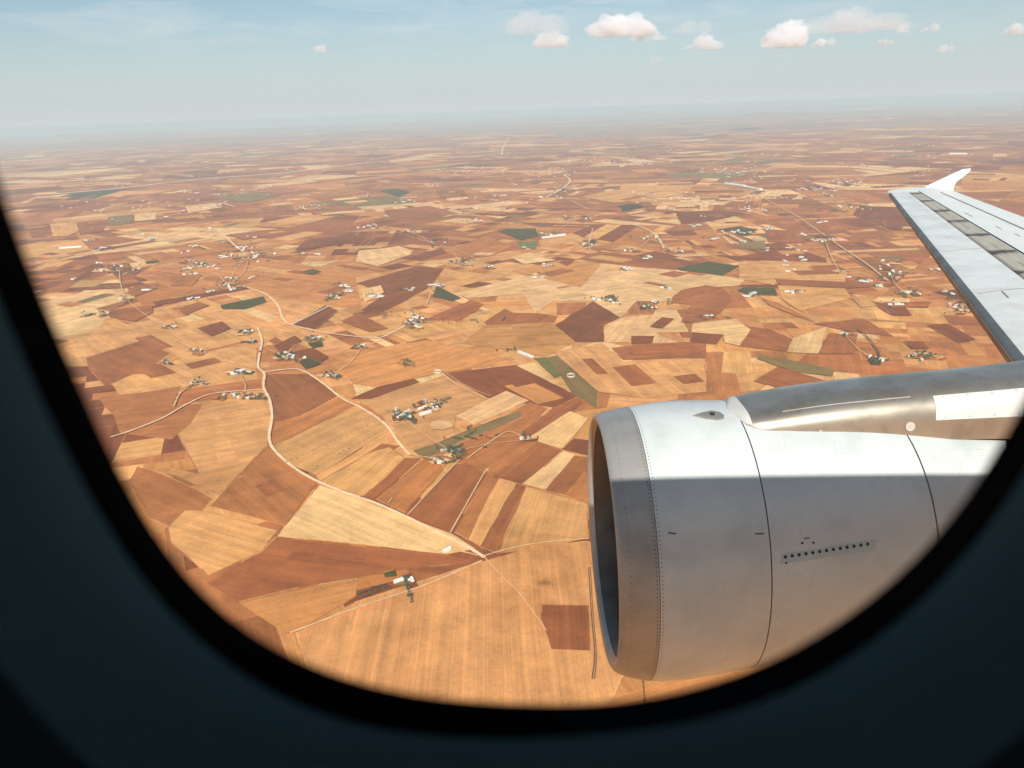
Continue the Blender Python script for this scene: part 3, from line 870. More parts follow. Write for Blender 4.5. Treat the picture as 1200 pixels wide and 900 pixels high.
# hedges of separate trees
def tree_row(a, b, k, where, s0=1.):
    for i in range(k):
        t = (i + random.uniform(-.2, .2)) / max(1, k - 1); p = G(a[0] + (b[0] - a[0]) * t, a[1] + (b[1] - a[1]) * t); s = random.uniform(.75, 1.2) * s0
        put(random.choice(TREES), 'tree', (p[0], p[1], -HGT + 8), random.random() * 6, (s, s, s), 'small dark tree ' + where, 'tree', 'trees ' + where)
tree_row((420, 701), (452, 690), 14, 'in the orchard row left of the lone straw field farm', .8)
tree_row((424, 704), (456, 693), 13, 'in the second orchard row of the lone straw field farm', .8)
tree_row((336, 545), (445, 496), 18, 'in the upper hedge line across the tan field between roads', .5)
tree_row((360, 556), (440, 512), 14, 'in the lower hedge line across the tan field between roads', .5)
tree_row((505, 376), (540, 384), 8, 'in the row right of the dense white farm')
tree_row((455, 367), (475, 375), 6, 'in the row left of the dense white farm')
tree_row((466, 429), (486, 432), 8, 'in the dark square grove left of the red field', 1.2)

# ------------------------------------------------------------------ clouds
def cloud_mat(name, dens):
    m, nt, out = mat(name)
    v = nt.nodes.new('ShaderNodeVolumePrincipled'); nt.links.new(v.outputs[0], out.inputs['Volume'])
    v.inputs['Color'].default_value = (.974, .989, 1., 1); v.inputs['Density'].default_value = dens; v.inputs['Anisotropy'].default_value = 0.
    return m
MCL = cloud_mat('cumulus', .0032); MCF = cloud_mat('thin_cloud', .0007)
import bmesh
def cloud(cx, cy, wpx, hpx, label, seed, thin=False, dist=26000.):
    r = random.Random(seed); q = ray(cx, cy); p = q * (dist / q[1]); k = dist / F_PX
    W, H_ = wpx * k, hpx * k
    bm = bmesh.new()
    nl = max(5, int(wpx / 5))
    lobes = []
    for i in range(nl):
        x = r.uniform(-.5, .5) * W * .85; env = max(.25, 1 - (2 * x / W) ** 2)
        rad = H_ * r.uniform(.28, .5) * env ** .5
        z = -H_ * .5 + rad * .75 + r.random() * max(0, (H_ * env - 1.7 * rad))
        lobes.append((x, r.uniform(-.3, .3) * W * .5, z, rad))
    # one closed skin round all the lobes, marched outward from the cloud's core
    bmesh.ops.create_icosphere(bm, subdivisions=5, radius=1)
    for v in bm.verts:
        d = v.co.normalized(); t = 0.
        for (x, y, z, rad) in lobes:
            c = Vector((x, y, z)); b = d.dot(c); disc = b * b - c.length_squared + (rad * 1.25) ** 2
            if disc > 0: t = max(t, b + math.sqrt(disc))
        t = max(t, H_ * .18)
        nz = mnoise.fractal(d * 3.6 + Vector((seed * 7., 0, 0)), 1., 2.1, 5); t *= 1 + .34 * nz
        v.co = d * t; v.co.z = max(v.co.z, -H_ * .5 + H_ * .05 * nz)
    for _ in range(1): bmesh.ops.smooth_vert(bm, verts=bm.verts, factor=.4, use_axis_x=True, use_axis_y=True, use_axis_z=True)
    me = bpy.data.meshes.new('cloud'); bm.to_mesh(me); bm.free()
    o = link('cloud', me, None, [MCF if thin else MCL]); o.location = p
    tag(o, label, 'cloud', 'clouds above the hazy horizon')
for i, a in enumerate([
  (729, 29, 74, 24, 'widest double humped white cumulus cloud, above the view centre', 1),
  (754, 43, 44, 9, 'flat low cloud under the double humped cumulus', 2),
  (645, 46, 48, 16, 'small bright cloud left of the double humped cumulus', 3),
  (624, 26, 62, 26, 'faint grey veil cloud above the small bright one', 4, True),
  (822, 49, 38, 16, 'brighter lower cloud between the two big cumulus', 5),
  (814, 30, 42, 16, 'faint upper cloud between the two big cumulus', 6, True),
  (922, 40, 46, 27, 'tallest round white cumulus cloud, upper right', 7),
  (970, 48, 32, 10, 'flat cloud just right of the tallest cumulus', 8),
  (915, 62, 28, 8, 'faint flat cloud under the tallest cumulus', 9, True),
  (1034, 49, 30, 7, 'thin flat cloud right of the tallest cumulus group', 10),
  (1058, 33, 10, 9, 'tiny round cloud high on the right', 11),
  (1094, 32, 24, 8, 'small flat cloud right of the tiny round one', 12),
  (1110, 56, 17, 9, 'lowest little cloud on the right', 13),
  (1196, 33, 26, 13, 'cloud cut by the right edge of the view', 14),
  (368, 56, 32, 11, 'single little cloud alone on the left', 15),
  (771, 69, 17, 9, 'faint little cloud lowest near the centre', 16, True),
  (1000, 25, 150, 22, 'broad pale veil cloud behind the right hand clouds', 17, True)]):
    cloud(*a)

# ================================================================== the airplane
plane = bpy.data.objects.new('airplane', None); COL.objects.link(plane)
tag(plane, 'white jet airliner seen from its own cabin, window wall, engine and wing', 'airplane')

AX = V3(0.99981324, 0.00638241, 0.01799403)               # aft
UP = V3(-0.018, 0, 1); UP -= AX * (UP @ AX); UP /= np.linalg.norm(UP)
LAT = np.cross(UP, AX); LAT = LAT if LAT[1] > 0 else -LAT  # outboard
EC = V3(.794, 5.886, -3.531)                              # centre of the intake

# ---- paint materials
def paint(name, base, grime_reflect, rough=.34, rivets=None, streak=.5, metal=0.):
    """painted metal; uv = (degrees round the engine, metres aft); rivets: [(s0, pitch_deg, radius_m)]"""
    m, nt, out = mat(name); n = N(nt)
    uv = n.new('ShaderNodeUVMap'); uv.uv_map = 'UVMap'; sep = n.new('ShaderNodeSeparateXYZ'); n.link(uv.outputs[0], sep.inputs[0])
    tc = n.new('ShaderNodeTexCoord'); ob = tc.outputs['Object']
    a = n.noise(ob, 2.2, 5, .6, .4); b = n.noise(n.mapping(uv.outputs[0], (.05, 2.6, 1)), 1.6, 5, .65, .5); c = n.noise(ob, 30, 3, .6)
    f = n.math('MULTIPLY', n.ramp(a, .42, .72), streak); f = n.math('ADD', f, n.math('MULTIPLY', n.ramp(b, .5, .8), streak * .8))
    f = n.math('ADD', f, n.math('MULTIPLY', n.ramp(c, .6, .8), .10), clamp=True)
    col = n.mix(f, base, grime_reflect)
    for (s0, pd, rad) in (rivets or []):
        du = n.math('SUBTRACT', n.math('FRACT', n.math('DIVIDE', sep.outputs[0], pd)), .5)
        du = n.math('MULTIPLY', du, pd * math.pi / 180 * 1.15); dv = n.math('SUBTRACT', sep.outputs[1], s0)
        d2 = n.math('ADD', n.math('MULTIPLY', du, du), n.math('MULTIPLY', dv, dv))
        k = n.math('LESS_THAN', d2, rad * rad)
        col = n.mix(n.math('MULTIPLY', k, .82), col, (.06, .06, .06))
    rg = n.ramp(a, .3, .7, rough * .8, rough * 1.3)
    principled(nt, out, Base_Color=col, Roughness=rg, Metallic=metal, Specular_IOR_Level=.5)
    return m
WHITE = (.63, .66, .64)
MCOWL = paint('white_cowl_paint', WHITE, (.47, .52, .505), .28, [(.243, 1.6, .0052)], .6)  # mottle tone: subtle grime plus reflections painted into the colour
MREV = paint('white_reverser_paint', WHITE, (.48, .52, .50), .30, None, .6)
MLIP = paint('bare_lip_metal', (.42, .405, .375), (.29, .27, .25), .42, [(.203, 1.6, .0052), (.02, 2.4, .004)], .6, metal=.4)
MDUCT = paint('intake_liner', (.13, .115, .10), (.05, .05, .05), .5, None, .7, metal=.1)
MPYL = paint('pylon_metal', (.64, .575, .475), (.42, .355, .27), .33, None, .9, metal=.85)
MPW = paint('white_panel_paint', (.62, .60, .56), (.48, .455, .41), .4, None, .3)
MWING = paint('wing_paint', (.80, .81, .77), (.58, .585, .54), .42, None, .5)
MSLAT = paint('slat_paint', (.76, .77, .73), (.50, .51, .475), .36, None, .65)
MFENCE = paint('fence_paint', (.86, .86, .86), (.78, .78, .77), .4, None, .2)
MDARK = simple('dark_gap', (.035, .035, .035), .7)
MFAN = simple('fan_titanium', (.16, .16, .17), .35, .8)
def rubber():
    m, nt, out = mat('black_rubber'); n = N(nt); tc = n.new('ShaderNodeTexCoord')
    a = n.noise(n.mapping(tc.outputs['Object'], (30, 30, 60)), 1.0, 4, .6)
    principled(nt, out, Base_Color=n.mix(n.ramp(a, .60, .74), (.0022, .0024, .003), (.020, .030, .032)), Roughness=.75, Specular_IOR_Level=.04)
    return m
MRUB = rubber()

def grimy():
    """unpainted panel row behind the slats, blackened along its joints"""
    m, nt, out = mat('grimy_panel'); n = N(nt)
    uv = n.new('ShaderNodeUVMap'); uv.uv_map = 'UVMap'; tc = n.new('ShaderNodeTexCoord')
    sep = n.new('ShaderNodeSeparateXYZ'); n.link(uv.outputs[0], sep.inputs[0])   # x: metres along span, y: 0..1 chord of the strip
    warp = n.math('MULTIPLY', n.math('SUBTRACT', n.noise(tc.outputs['Object'], 1.5, 4), .5), .7)
    x = n.math('ADD', sep.outputs[0], warp)
    t = n.math('ABSOLUTE', n.math('SUBTRACT', n.math('FRACT', n.math('DIVIDE', x, 1.35)), .5))
    joint = n.ramp(t, .36, .48)
    a = n.noise(n.mapping(uv.outputs[0], (1.4, 5, 1)), 1.5, 6, .7, .6)
    j2 = n.math('MULTIPLY', n.math('POWER', joint, 1.4), n.ramp(a, .12, .42, .45, 1.))
    mid = n.math('MULTIPLY', n.ramp(n.math('ABSOLUTE', n.math('SUBTRACT', sep.outputs[1], .55)), .10, .0), n.ramp(a, .45, .62))
    edge = n.math('MULTIPLY', n.ramp(sep.outputs[1], .2, .0), .75)
    f = n.math('ADD', n.math('ADD', j2, n.math('MULTIPLY', mid, .6)), edge, clamp=True)
    col = n.mix(n.ramp(a, .3, .7), (.50, .465, .39), (.36, .33, .265))
    col = n.mix(n.math('MULTIPLY', f, .95), col, (.05, .045, .035))
    principled(nt, out, Base_Color=col, Roughness=.6)
    return m
MGRIME = grimy()

# ---- nacelle: superposed radii (top and bottom differ) along s metres aft of the intake
S_ = [-.065, -.055, -.03, .02, .10, .22, .5, 1.0, 1.5, 2.0, 2.5, 3.2, 4.0]
RT = [1.035, 1.055, 1.072, 1.090, 1.105, 1.120, 1.150, 1.140, 1.115, 1.085, 1.02, .90, .70]
RB = [1.075, 1.095, 1.115, 1.140, 1.165, 1.192, 1.195, 1.135, 1.10, 1.07, 1.01, .89, .70]
def smooth_interp(x, X, Y):
    X = np.array(X); Y = np.array(Y); i = int(np.clip(np.searchsorted(X, x) - 1, 0, len(X) - 2))
    m = np.gradient(Y, X); h = X[i + 1] - X[i]; t = (x - X[i]) / h
    return (2 * t**3 - 3 * t**2 + 1) * Y[i] + (t**3 - 2 * t**2 + t) * h * m[i] + (-2 * t**3 + 3 * t**2) * Y[i + 1] + (t**3 - t**2) * h * m[i + 1]
def rad(s, th):
    a, b = smooth_interp(s, S_, RT), smooth_interp(s, S_, RB); k = math.sin(th)
    return a if k > .999 else (a + b) / 2 + (a - b) / 2 * k
def NP(s, th, r):
    return EC + s * AX + r * (math.sin(th) * UP + math.cos(th) * LAT)
def nac(s, th, dr=0.): return NP(s, th, rad(s, th) + dr)
def nhit(x, y):
    """where a line of sight meets the cowl: (s, th)"""
    q = ray(x, y); best = None
    for t in np.linspace(4, 7, 1500):
        p = q * t - EC; s = p @ AX; d = p - s * AX; rr = np.linalg.norm(d)
        th = math.atan2(d @ UP, d @ LAT)
        if S_[0] < s < 4 and rr <= rad(s, th): return s, th
    return None

NTH = 160
def revolve(name, prof, m, parent, closed_ends=False, fm=None):
    """prof: list of (s, function(th)->r)"""
    v, uv = [], []
    for i in range(NTH + 1):
        th = i / NTH * 2 * math.pi
        for (s, rf) in prof:
            v.append(NP(s, th, rf(th) if callable(rf) else rf)); uv.append((math.degrees(th), s))
    F = grid_faces(NTH + 1, len(prof))
    return mesh(name, v, F, m, parent, True, uv=uv, auto=35)
def surf(s, dr=0.): return (s, lambda th, s=s, dr=dr: rad(s, th) + dr)

engine = revolve('engine_nacelle', [surf(.225, -.03), surf(.225)] + [surf(s) for s in np.linspace(.24, 1.025, 14)] + [surf(1.034), surf(1.034, -.04)], MCOWL, plane)
revolve('cowl_seam', [surf(1.0, -.03), surf(1.075, -.03)], MDARK, engine)
lipprof = [(-.012, .996), (-.035, 1.010), (-.055, 1.028), ]
lip = revolve('intake_lip', lipprof + [surf(s) for s in (-.065, -.06, -.05, -.03, 0., .04, .09, .14, .19, .2205)] + [surf(.2205, -.03)], MLIP, engine)
revolve('lip_seam', [surf(.205, -.02), surf(.235, -.02)], MDARK, engine)
revolve('intake_duct', [(.95, .90), (.7, .905), (.45, .915), (.30, .924), (.18, .93), (.10, .945), (.06, .958), (.04, .968), (0., .988), (-.008, .9935)], MDUCT, engine)
revolve('reverser_cowl', [surf(1.044, -.03), surf(1.044)] + [surf(s) for s in np.linspace(1.05, 2.295, 18)] + [surf(2.30), surf(2.30, -.03)], MREV, engine)
revolve('aft_seam', [surf(2.28, -.02), surf(2.34, -.02)], MDARK, engine)
revolve('reverser_sleeve', [surf(2.313, -.03), surf(2.313)] + [surf(s) for s in np.linspace(2.32, 3.2, 11)] + [surf(3.2, -.05), surf(2.9, -.09)], MREV, engine)
revolve('exhaust_nozzle', [(2.9, .70), (3.3, .66), (3.8, .55), (4.3, .42), (4.3, .38), (3.4, .40)], MFAN, engine)
revolve('exhaust_plug', [(3.2, .36), (4.3, .30), (4.9, .04)], MFAN, engine)
# fan
revolve('spinner', [(.38, .01), (.45, .09), (.55, .18), (.68, .26), (.75, .28), (.9, .28)], MFAN, engine)
revolve('fan_case_back', [(1.0, .2), (1.0, .95)], MDARK, engine)
for k in range(30):
    a0 = k / 30 * 2 * math.pi; v = []
    for q in range(7):
        r = .27 + q / 6 * .625; tw = math.radians(20 + 45 * q / 6)
        for e in (-1, 0, 1):
            da = e * .085 / max(r, .3) * math.sin(tw) * (r / .6 + .3); ds = e * .085 * math.cos(tw)
            v.append(NP(.80 + ds + .02 * q, a0 + da + .1 * q / 6, r))
    P = np.array(v).reshape(7, 3, 3); T = np.broadcast_to(AX * .008, P.shape)
    solid_shell(P, MFAN, 'fan_blade', engine, T)

def patch(name, s0, s1, t0, t1, m, parent, dr=.004, ns=8, ntt=6, thick=.006):
    P = [[nac(s0 + (s1 - s0) * i / (ns - 1), t0 + (t1 - t0) * j / (ntt - 1), dr) for j in range(ntt)] for i in range(ns)]
    T = [[(nac(s0 + (s1 - s0) * i / (ns - 1), t0 + (t1 - t0) * j / (ntt - 1), 1) - nac(s0 + (s1 - s0) * i / (ns - 1), t0 + (t1 - t0) * j / (ntt - 1), 0)) * thick for j in range(ntt)] for i in range(ns)]
    U = [[(math.degrees(t0 + (t1 - t0) * j / (ntt - 1)), s0 + (s1 - s0) * i / (ns - 1)) for j in range(ntt)] for i in range(ns)]
    return solid_shell(P, m, name, parent, T, U)
def strip_px(name, pts, half, m, dr=.004, thick=.006):
    """thin raised strip following sight-line points on the cowl"""
    H = [nhit(*p) for p in pts]; P, T = [], []
    for i, (s, th) in enumerate(H):
        a = np.array(nac(*H[max(0, i - 1)])); b = np.array(nac(*H[min(len(H) - 1, i + 1)])); d = b - a; d /= np.linalg.norm(d)
        nrm = nac(s, th, 1) - nac(s, th, 0); sd = np.cross(d, nrm); c = nac(s, th, dr); P.append([c - sd * half, c + sd * half]); T.append([nrm * thick] * 2)
    return solid_shell(P, m, name, engine, T, np.zeros((len(P), 2, 2)))
def disc_px(name, x, y, rr, m, dr=.005, asp=1.):
    s, th = nhit(x, y); r0 = rad(s, th); k = 14; P = [[], []]
    ring, cen = [], []
    nrm = nac(s, th, 1) - nac(s, th, 0)
    v = [nac(s, th, dr)] + [nac(s + rr * asp * math.cos(a), th + rr / r0 * math.sin(a), dr) for a in np.linspace(0, 2 * math.pi, k, endpoint=False)]
    v += [p - nrm * .008 for p in v[1:]]
    f = [(0, 1 + i, 1 + (i + 1) % k) for i in range(k)] + [(1 + i, 1 + k + i, 1 + k + (i + 1) % k, 1 + (i + 1) % k) for i in range(k)]
    return mesh(name, v, f, m, engine, False, uv=np.zeros((len(v), 2)))
# perforated drain panel on the reverser
MVP = paint('vent_panel_paint', (.47, .56, .555), (.40, .47, .465), .4, None, .4)
def quad_px(name, c, m, dr, thick=.01, nu=14, nv=5, par=None):
    a, b, cc, d = [np.array(nhit(*p)) for p in c]; P, T, U = [], [], []
    for i in range(nu):
        row, tr, ur = [], [], []
        for j in range(nv):
            u, v = i / (nu - 1), j / (nv - 1); s, th = (a * (1 - u) + b * u) * (1 - v) + (d * (1 - u) + cc * u) * v
            row.append(nac(s, th, dr)); tr.append((nac(s, th, 1) - nac(s, th, 0)) * thick); ur.append((math.degrees(th), s))
        P.append(row); T.append(tr); U.append(ur)
    return solid_shell(P, m, name, par or engine, T, U)
quad_px('vent_panel', [(917, 650), (1026, 633), (1026, 645), (914, 661)], MVP, .004)
for k in range(13):
    t = k / 12; disc_px('vent_hole', 920 + t * 96.5, 652.5 - t * 15, .0125, MDARK, .0055)
for x, y in ((921, 659.5), (940, 636.5), (953, 636)): disc_px('vent_hole', x, y, .008, MDARK, .0055)
strip_px('latch_mark', [(942, 631), (949, 630.5)], .0025, MDARK)
strip_px('latch_mark', [(783, 624.5), (792, 625.5)], .004, MDARK); strip_px('latch_mark', [(885, 625.5), (895, 625.5)], .004, MDARK)
for i in range(4):
    for (bx, by) in ((911, 514), (977, 517), (1044, 521)):
        for j in range(2): disc_px('fastener', bx + j * 7 + i * 1.2, by + i * 4.5, .006, paint if False else MVP, .002)
for x, y in ((888, 606), (893, 607), (889, 618), (893, 619), (897, 619), (762, 487.5)): disc_px('fastener', x, y, .006, MVP, .002)
# access door outline ahead of the sleeve end
strip_px('door_seam', [(1131, 527), (1127, 545), (1122, 562)], .003, MVP, .002); strip_px('door_seam', [(1131, 526.5), (1146, 527), (1154, 527.5)], .003, MVP, .002)
# vent scoop beside the pylon nose
def scoop():
    pts = [(812.5, 488), (822, 485), (833, 482.5), (843, 484), (848.5, 488), (848, 491.5), (840, 493), (827, 491.5)]
    H = [nhit(*p) for p in pts]; k = len(H); c = np.mean([nac(*h) for h in H], 0); v = []
    for dr, sc_ in ((-.01, 1.), (.012, 1.), (.02, .82)):
        for h in H:
            p = nac(*h, dr); v.append(c + (p - c) * sc_ if sc_ < 1 else p)
    f = [(q * k + i, q * k + (i + 1) % k, (q + 1) * k + (i + 1) % k, (q + 1) * k + i) for q in range(2) for i in range(k)] + [tuple(range(2 * k, 3 * k))]
    mesh('vent_scoop', v, f, paint('scoop_metal', (.40, .38, .34), (.28, .26, .23), .4, None, .5, .5), engine, True, uv=np.zeros((len(v), 2)), auto=30)
    disc_px('scoop_mouth', 834.5, 487.6, .02, MDARK, .026, 1.1)
scoop()

# ---- pylon
PS = [1.00, 1.05, 1.16, 1.35, 1.7, 2.1, 2.6, 3.1, 3.6, 4.4, 5.2]
PW = [.10, .26, .33, .345, .355, .36, .36, .365, .37, .38, .38]
PH = [.0, .02, .045, .075, .12, .15, .175, .20, .235, .30, .34]    # height of its crest over the cowl datum 1.14
def pyl(s, k, dr=0.):
    """k from -1 (near foot) over the crest to 1 (far foot)"""
    w_, h = smooth_interp(s, PS, PW), smooth_interp(s, PS, PH)
    a = k * math.pi / 2
    rt = rad(min(s, 3.9), math.pi / 2) if s < 2 else rad(2., math.pi / 2) - (s - 2) * .04
    e = 2.2 / 2
    x = -math.copysign(abs(math.sin(a)) ** .62, -k) * w_
    z = math.cos(a) ** .85 * (h + .0) if abs(k) < 1 else 0.
    top = 1.145 + h - .0
    base = rt - .06 - (w_ ** 2) * .55
    zz = base + (top - base) * (max(0., math.cos(a)) ** .62)
    nrm = math.sin(a) * LAT + math.cos(a) * UP
    return EC + s * AX + x * LAT + zz * UP + nrm * dr
def pylon_grid(name, s0, s1, k0, k1, ns, nk, m, par, dr, thick, cap=False):
    P = [[pyl(s0 + (s1 - s0) * i / (ns - 1), k0 + (k1 - k0) * j / (nk - 1), dr) for j in range(nk)] for i in range(ns)]
    T = [[pyl(s0 + (s1 - s0) * i / (ns - 1), k0 + (k1 - k0) * j / (nk - 1), dr) - pyl(s0 + (s1 - s0) * i / (ns - 1), k0 + (k1 - k0) * j / (nk - 1), dr - thick) for j in range(nk)] for i in range(ns)]
    U = [[(s0 + (s1 - s0) * i / (ns - 1)) * 3 for i_ in range(1)] * 0 or [(k0 + (k1 - k0) * j / (nk - 1)) * 30, s0 + (s1 - s0) * i / (ns - 1)] for i in range(ns) for j in range(nk)]
    return solid_shell(P, m, name, par, T, U)
pylon = pylon_grid('pylon', 1.06, 5.2, -1, 1, 60, 33, MPYL, plane, 0., .02)
pylon_grid('nose_cap', .99, 1.10, -.7, .7, 12, 25, MPW, pylon, .004, .02)
pylon_grid('fairing_panel', 2.52, 4.6, -.84, -.42, 20, 10, MPW, pylon, .004, .006)
pylon_grid('crest_seam', 1.35, 2.35, -.40, -.39, 24, 3, MPW, pylon, .004, .006)
def bolt(s, k):
    c = pyl(s, k, .004); nrm = pyl(s, k, 1) - pyl(s, k, 0); a = AX; b = np.cross(nrm, a); v = []
    for dr in (0., .006):
        for t in np.linspace(0, 2 * math.pi, 8, endpoint=False): v.append(c + nrm * dr + .012 * (math.cos(t) * a + math.sin(t) * b))
    mesh('bolt', v, [(i, (i + 1) % 8, 8 + (i + 1) % 8, 8 + i) for i in range(8)] + [tuple(range(8, 16))], MVP, pylon, False, uv=np.zeros((16, 2)))
for i in range(9):
    bolt(2.60 + i * .19, -.46 + (i % 2) * .012)
    bolt(2.60 + i * .19, -.80)

MPYC = simple('primer_cap', (.46, .42, .36), .5)
def cap(s, k, rr):
    c = pyl(s, k, .004); nrm = pyl(s, k, 1) - pyl(s, k, 0); b = np.cross(nrm, AX); v = []
    for dr in (0., .005):
        for t in np.linspace(0, 2 * math.pi, 18, endpoint=False): v.append(c + nrm * dr + rr * (math.cos(t) * AX + math.sin(t) * b))
    mesh('access_cap', v, [(i, (i + 1) % 18, 18 + (i + 1) % 18, 18 + i) for i in range(18)] + [tuple(range(18, 36))], MPYC, pylon, False, uv=np.zeros((36, 2)))
cap(2.32, -.90, .038); cap(1.62, -.93, .016)
# ---- wing (upper surface plane read from the photo; straight leading edge in plan)
WN = V3(-.01795601, -.0059766, .99982091)
TIP = V3(8.764, 18., -2.0828)
def wz(x, y): return TIP[2] - (WN[0] * (x - TIP[0]) + WN[1] * (y - TIP[1])) / WN[2]
LEx = lambda y: 4.367 + .3752 * (y - 6.3)
TEx = lambda y: 9.21 + .232 * (y - 13.83)
def upper(xc):            # airfoil crest above/below the chord plane, as parts of the chord
    return .30 * (math.sqrt(max(xc, 0)) - xc) * .22 * (1 if xc > 0 else 1) + .0
def wing_pt(y, xc, side, dr=0.):
    c = TEx(y) - LEx(y); x = LEx(y) + xc * c
    t = .135
    yt = t / .2 * (.2969 * math.sqrt(xc) - .126 * xc - .3516 * xc**2 + .2843 * xc**3 - .1036 * xc**4)
    up_ = yt * .30; lo = -yt * 1.55
    z = (up_ if side > 0 else lo) * c
    return V3(x, y, wz(x, y) + z + dr * (1 if side > 0 else -1))
NY = 46
ys = np.linspace(3.2, 18.0, NY)
def wing_strip(name, x0, x1, m, par, dr, y0=3.2, y1=18.0, ny=40, nx=8, thick=.012, under=False, uvn=False):
    P, T, U = [], [], []
    for y in np.linspace(y0, y1, ny):
        row, tt, ur = [], [], []
        xs = [x0 + (x1 - x0) * (j / (nx - 1)) ** (1.6 if under else 1) for j in range(nx)]
        pts = ([(xc, -1) for xc in reversed(xs[1:])] if under else []) + [(xc, 1) for xc in xs]
        for xc, sd in pts:
            row.append(wing_pt(y, xc, sd, dr)); tt.append(V3(0, 0, thick * sd) + (V3(-thick, 0, 0) if xc < .02 else 0)); ur.append((y, (xc - x0) / (x1 - x0)))
        P.append(row); T.append(tt); U.append(ur)
    return solid_shell(P, m, name, par, T, U, auto=50)
def wing_body():
    v, uv = [], []
    xs = [0, .004, .012, .03, .06, .1, .16, .24, .34, .46, .6, .75, .9, 1.]
    sec = [(x, 1) for x in reversed(xs)] + [(x, -1) for x in xs[1:]]
    st = list(ys)
    for y in st:
        for (x, sd) in sec: v.append(wing_pt(y, x, sd)); uv.append((y, x))
    # rounded tip
    for q in range(1, 7):
        t = q / 6; y = 18 + 1.0 * math.sin(t * math.pi / 2)
        for (x, sd) in sec:
            sh = 1 - t ** 2.2 * .9
            c = TEx(18.) - LEx(18.); x2 = LEx(18.) + c * (x * sh + (1 - sh)) + (TEx(y) - TEx(18.)) * 1.0
            b = wing_pt(18., x, sd); zc = wing_pt(18., .5, 1)[2] * .5 + wing_pt(18., .5, -1)[2] * .5
            zz = zc + (b[2] - zc) * math.sqrt(max(.02, 1 - t ** 2)); v.append(V3(x2, y, zz)); uv.append((y, x))
    k = len(sec); F = grid_faces(len(st) + 6, k); F.append(tuple(range(k))); 
    return mesh('wing', v, F, MWING, plane, True, uv=uv, auto=60)
wing = wing_body()
MGAP = simple('joint_grey', (.22, .23, .22), .6)
MLE = paint('leading_edge_shade_metal', (.145, .15, .14), (.07, .075, .07), .4, None, .5, .2)  # edge metal darkened to paint in the shade under the slat nose
slat_frac = .285
yb = [3.3, 6.55, 8.6, 11.0, 14.3, 17.9]
for i in range(5): wing_strip('slat', .0, slat_frac, MSLAT, wing, .010, yb[i] + .002, yb[i + 1] - .002, 12, 12, .014, True)
wing_strip('leading_edge_shade', .0, .03, MLE, wing, .0125, 3.3, 17.9, 40, 8, .008, True)
for y in yb[1:5]:
    P = [[wing_pt(y + e * .016 - .008 + xc * .25, xc, 1, .0125) for e in (0, 1)] for xc in np.linspace(.045, slat_frac, 10)]
    solid_shell(P, MGAP, 'slat_joint', wing, np.broadcast_to(V3(0, 0, .005), (10, 2, 3)), np.zeros((10, 2, 2)))
wing_strip('spar_panel', slat_frac + .006, .455, MGRIME, wing, .004, 3.3, 17.75, 60, 6, .006)
wing_strip('spoiler_gap', .462, .476, MDARK, wing, .004, 3.3, 17.9, 40, 3, .006)
wing_strip('aileron', .775, .995, MWING, wing, .005, 9.0, 17.6, 30, 6, .008)
wing_strip('hinge_gap', .757, .768, MDARK, wing, .003, 9.0, 17.6, 30, 3, .006)
for (y, xc, L) in ((14.0, .56, .5), (12.6, .6, .3), (11.9, .63, .25), (10.6, .6, .4), (8.3, .14, .3), (7.4, .16, .35)):
    P = [[wing_pt(y + L * t, xc + .007 * e, 1, .0135 if xc < .3 else .004) for e in (0, 1)] for t in np.linspace(0, 1, 4)]
    solid_shell(P, MGAP, 'access_panel', wing, np.broadcast_to(V3(0, 0, .006), (4, 2, 3)), np.zeros((4, 2, 2)))
def fence():
    Y = 18.75; pts = [(1084, 219), (1100, 211.5), (1116, 204), (1129, 198.2), (1137, 197.5), (1136, 200.5), (1128, 207), (1120, 213), (1117, 219), (1116, 226), (1100, 226)]
    v = []
    k = len(pts)
    for s in (-1, 1):
        for p in pts:
            q = at_lat(*p, Y); v.append(q + V3(0, s * .022, 0))
    f = [tuple(range(k)), tuple(reversed(range(k, 2 * k)))] + [(i, k + i, k + (i + 1) % k, (i + 1) % k) for i in range(k)]
    mesh('wingtip_fence', v, f, MFENCE, wing, False, uv=np.zeros((2 * k, 2)))
fence()

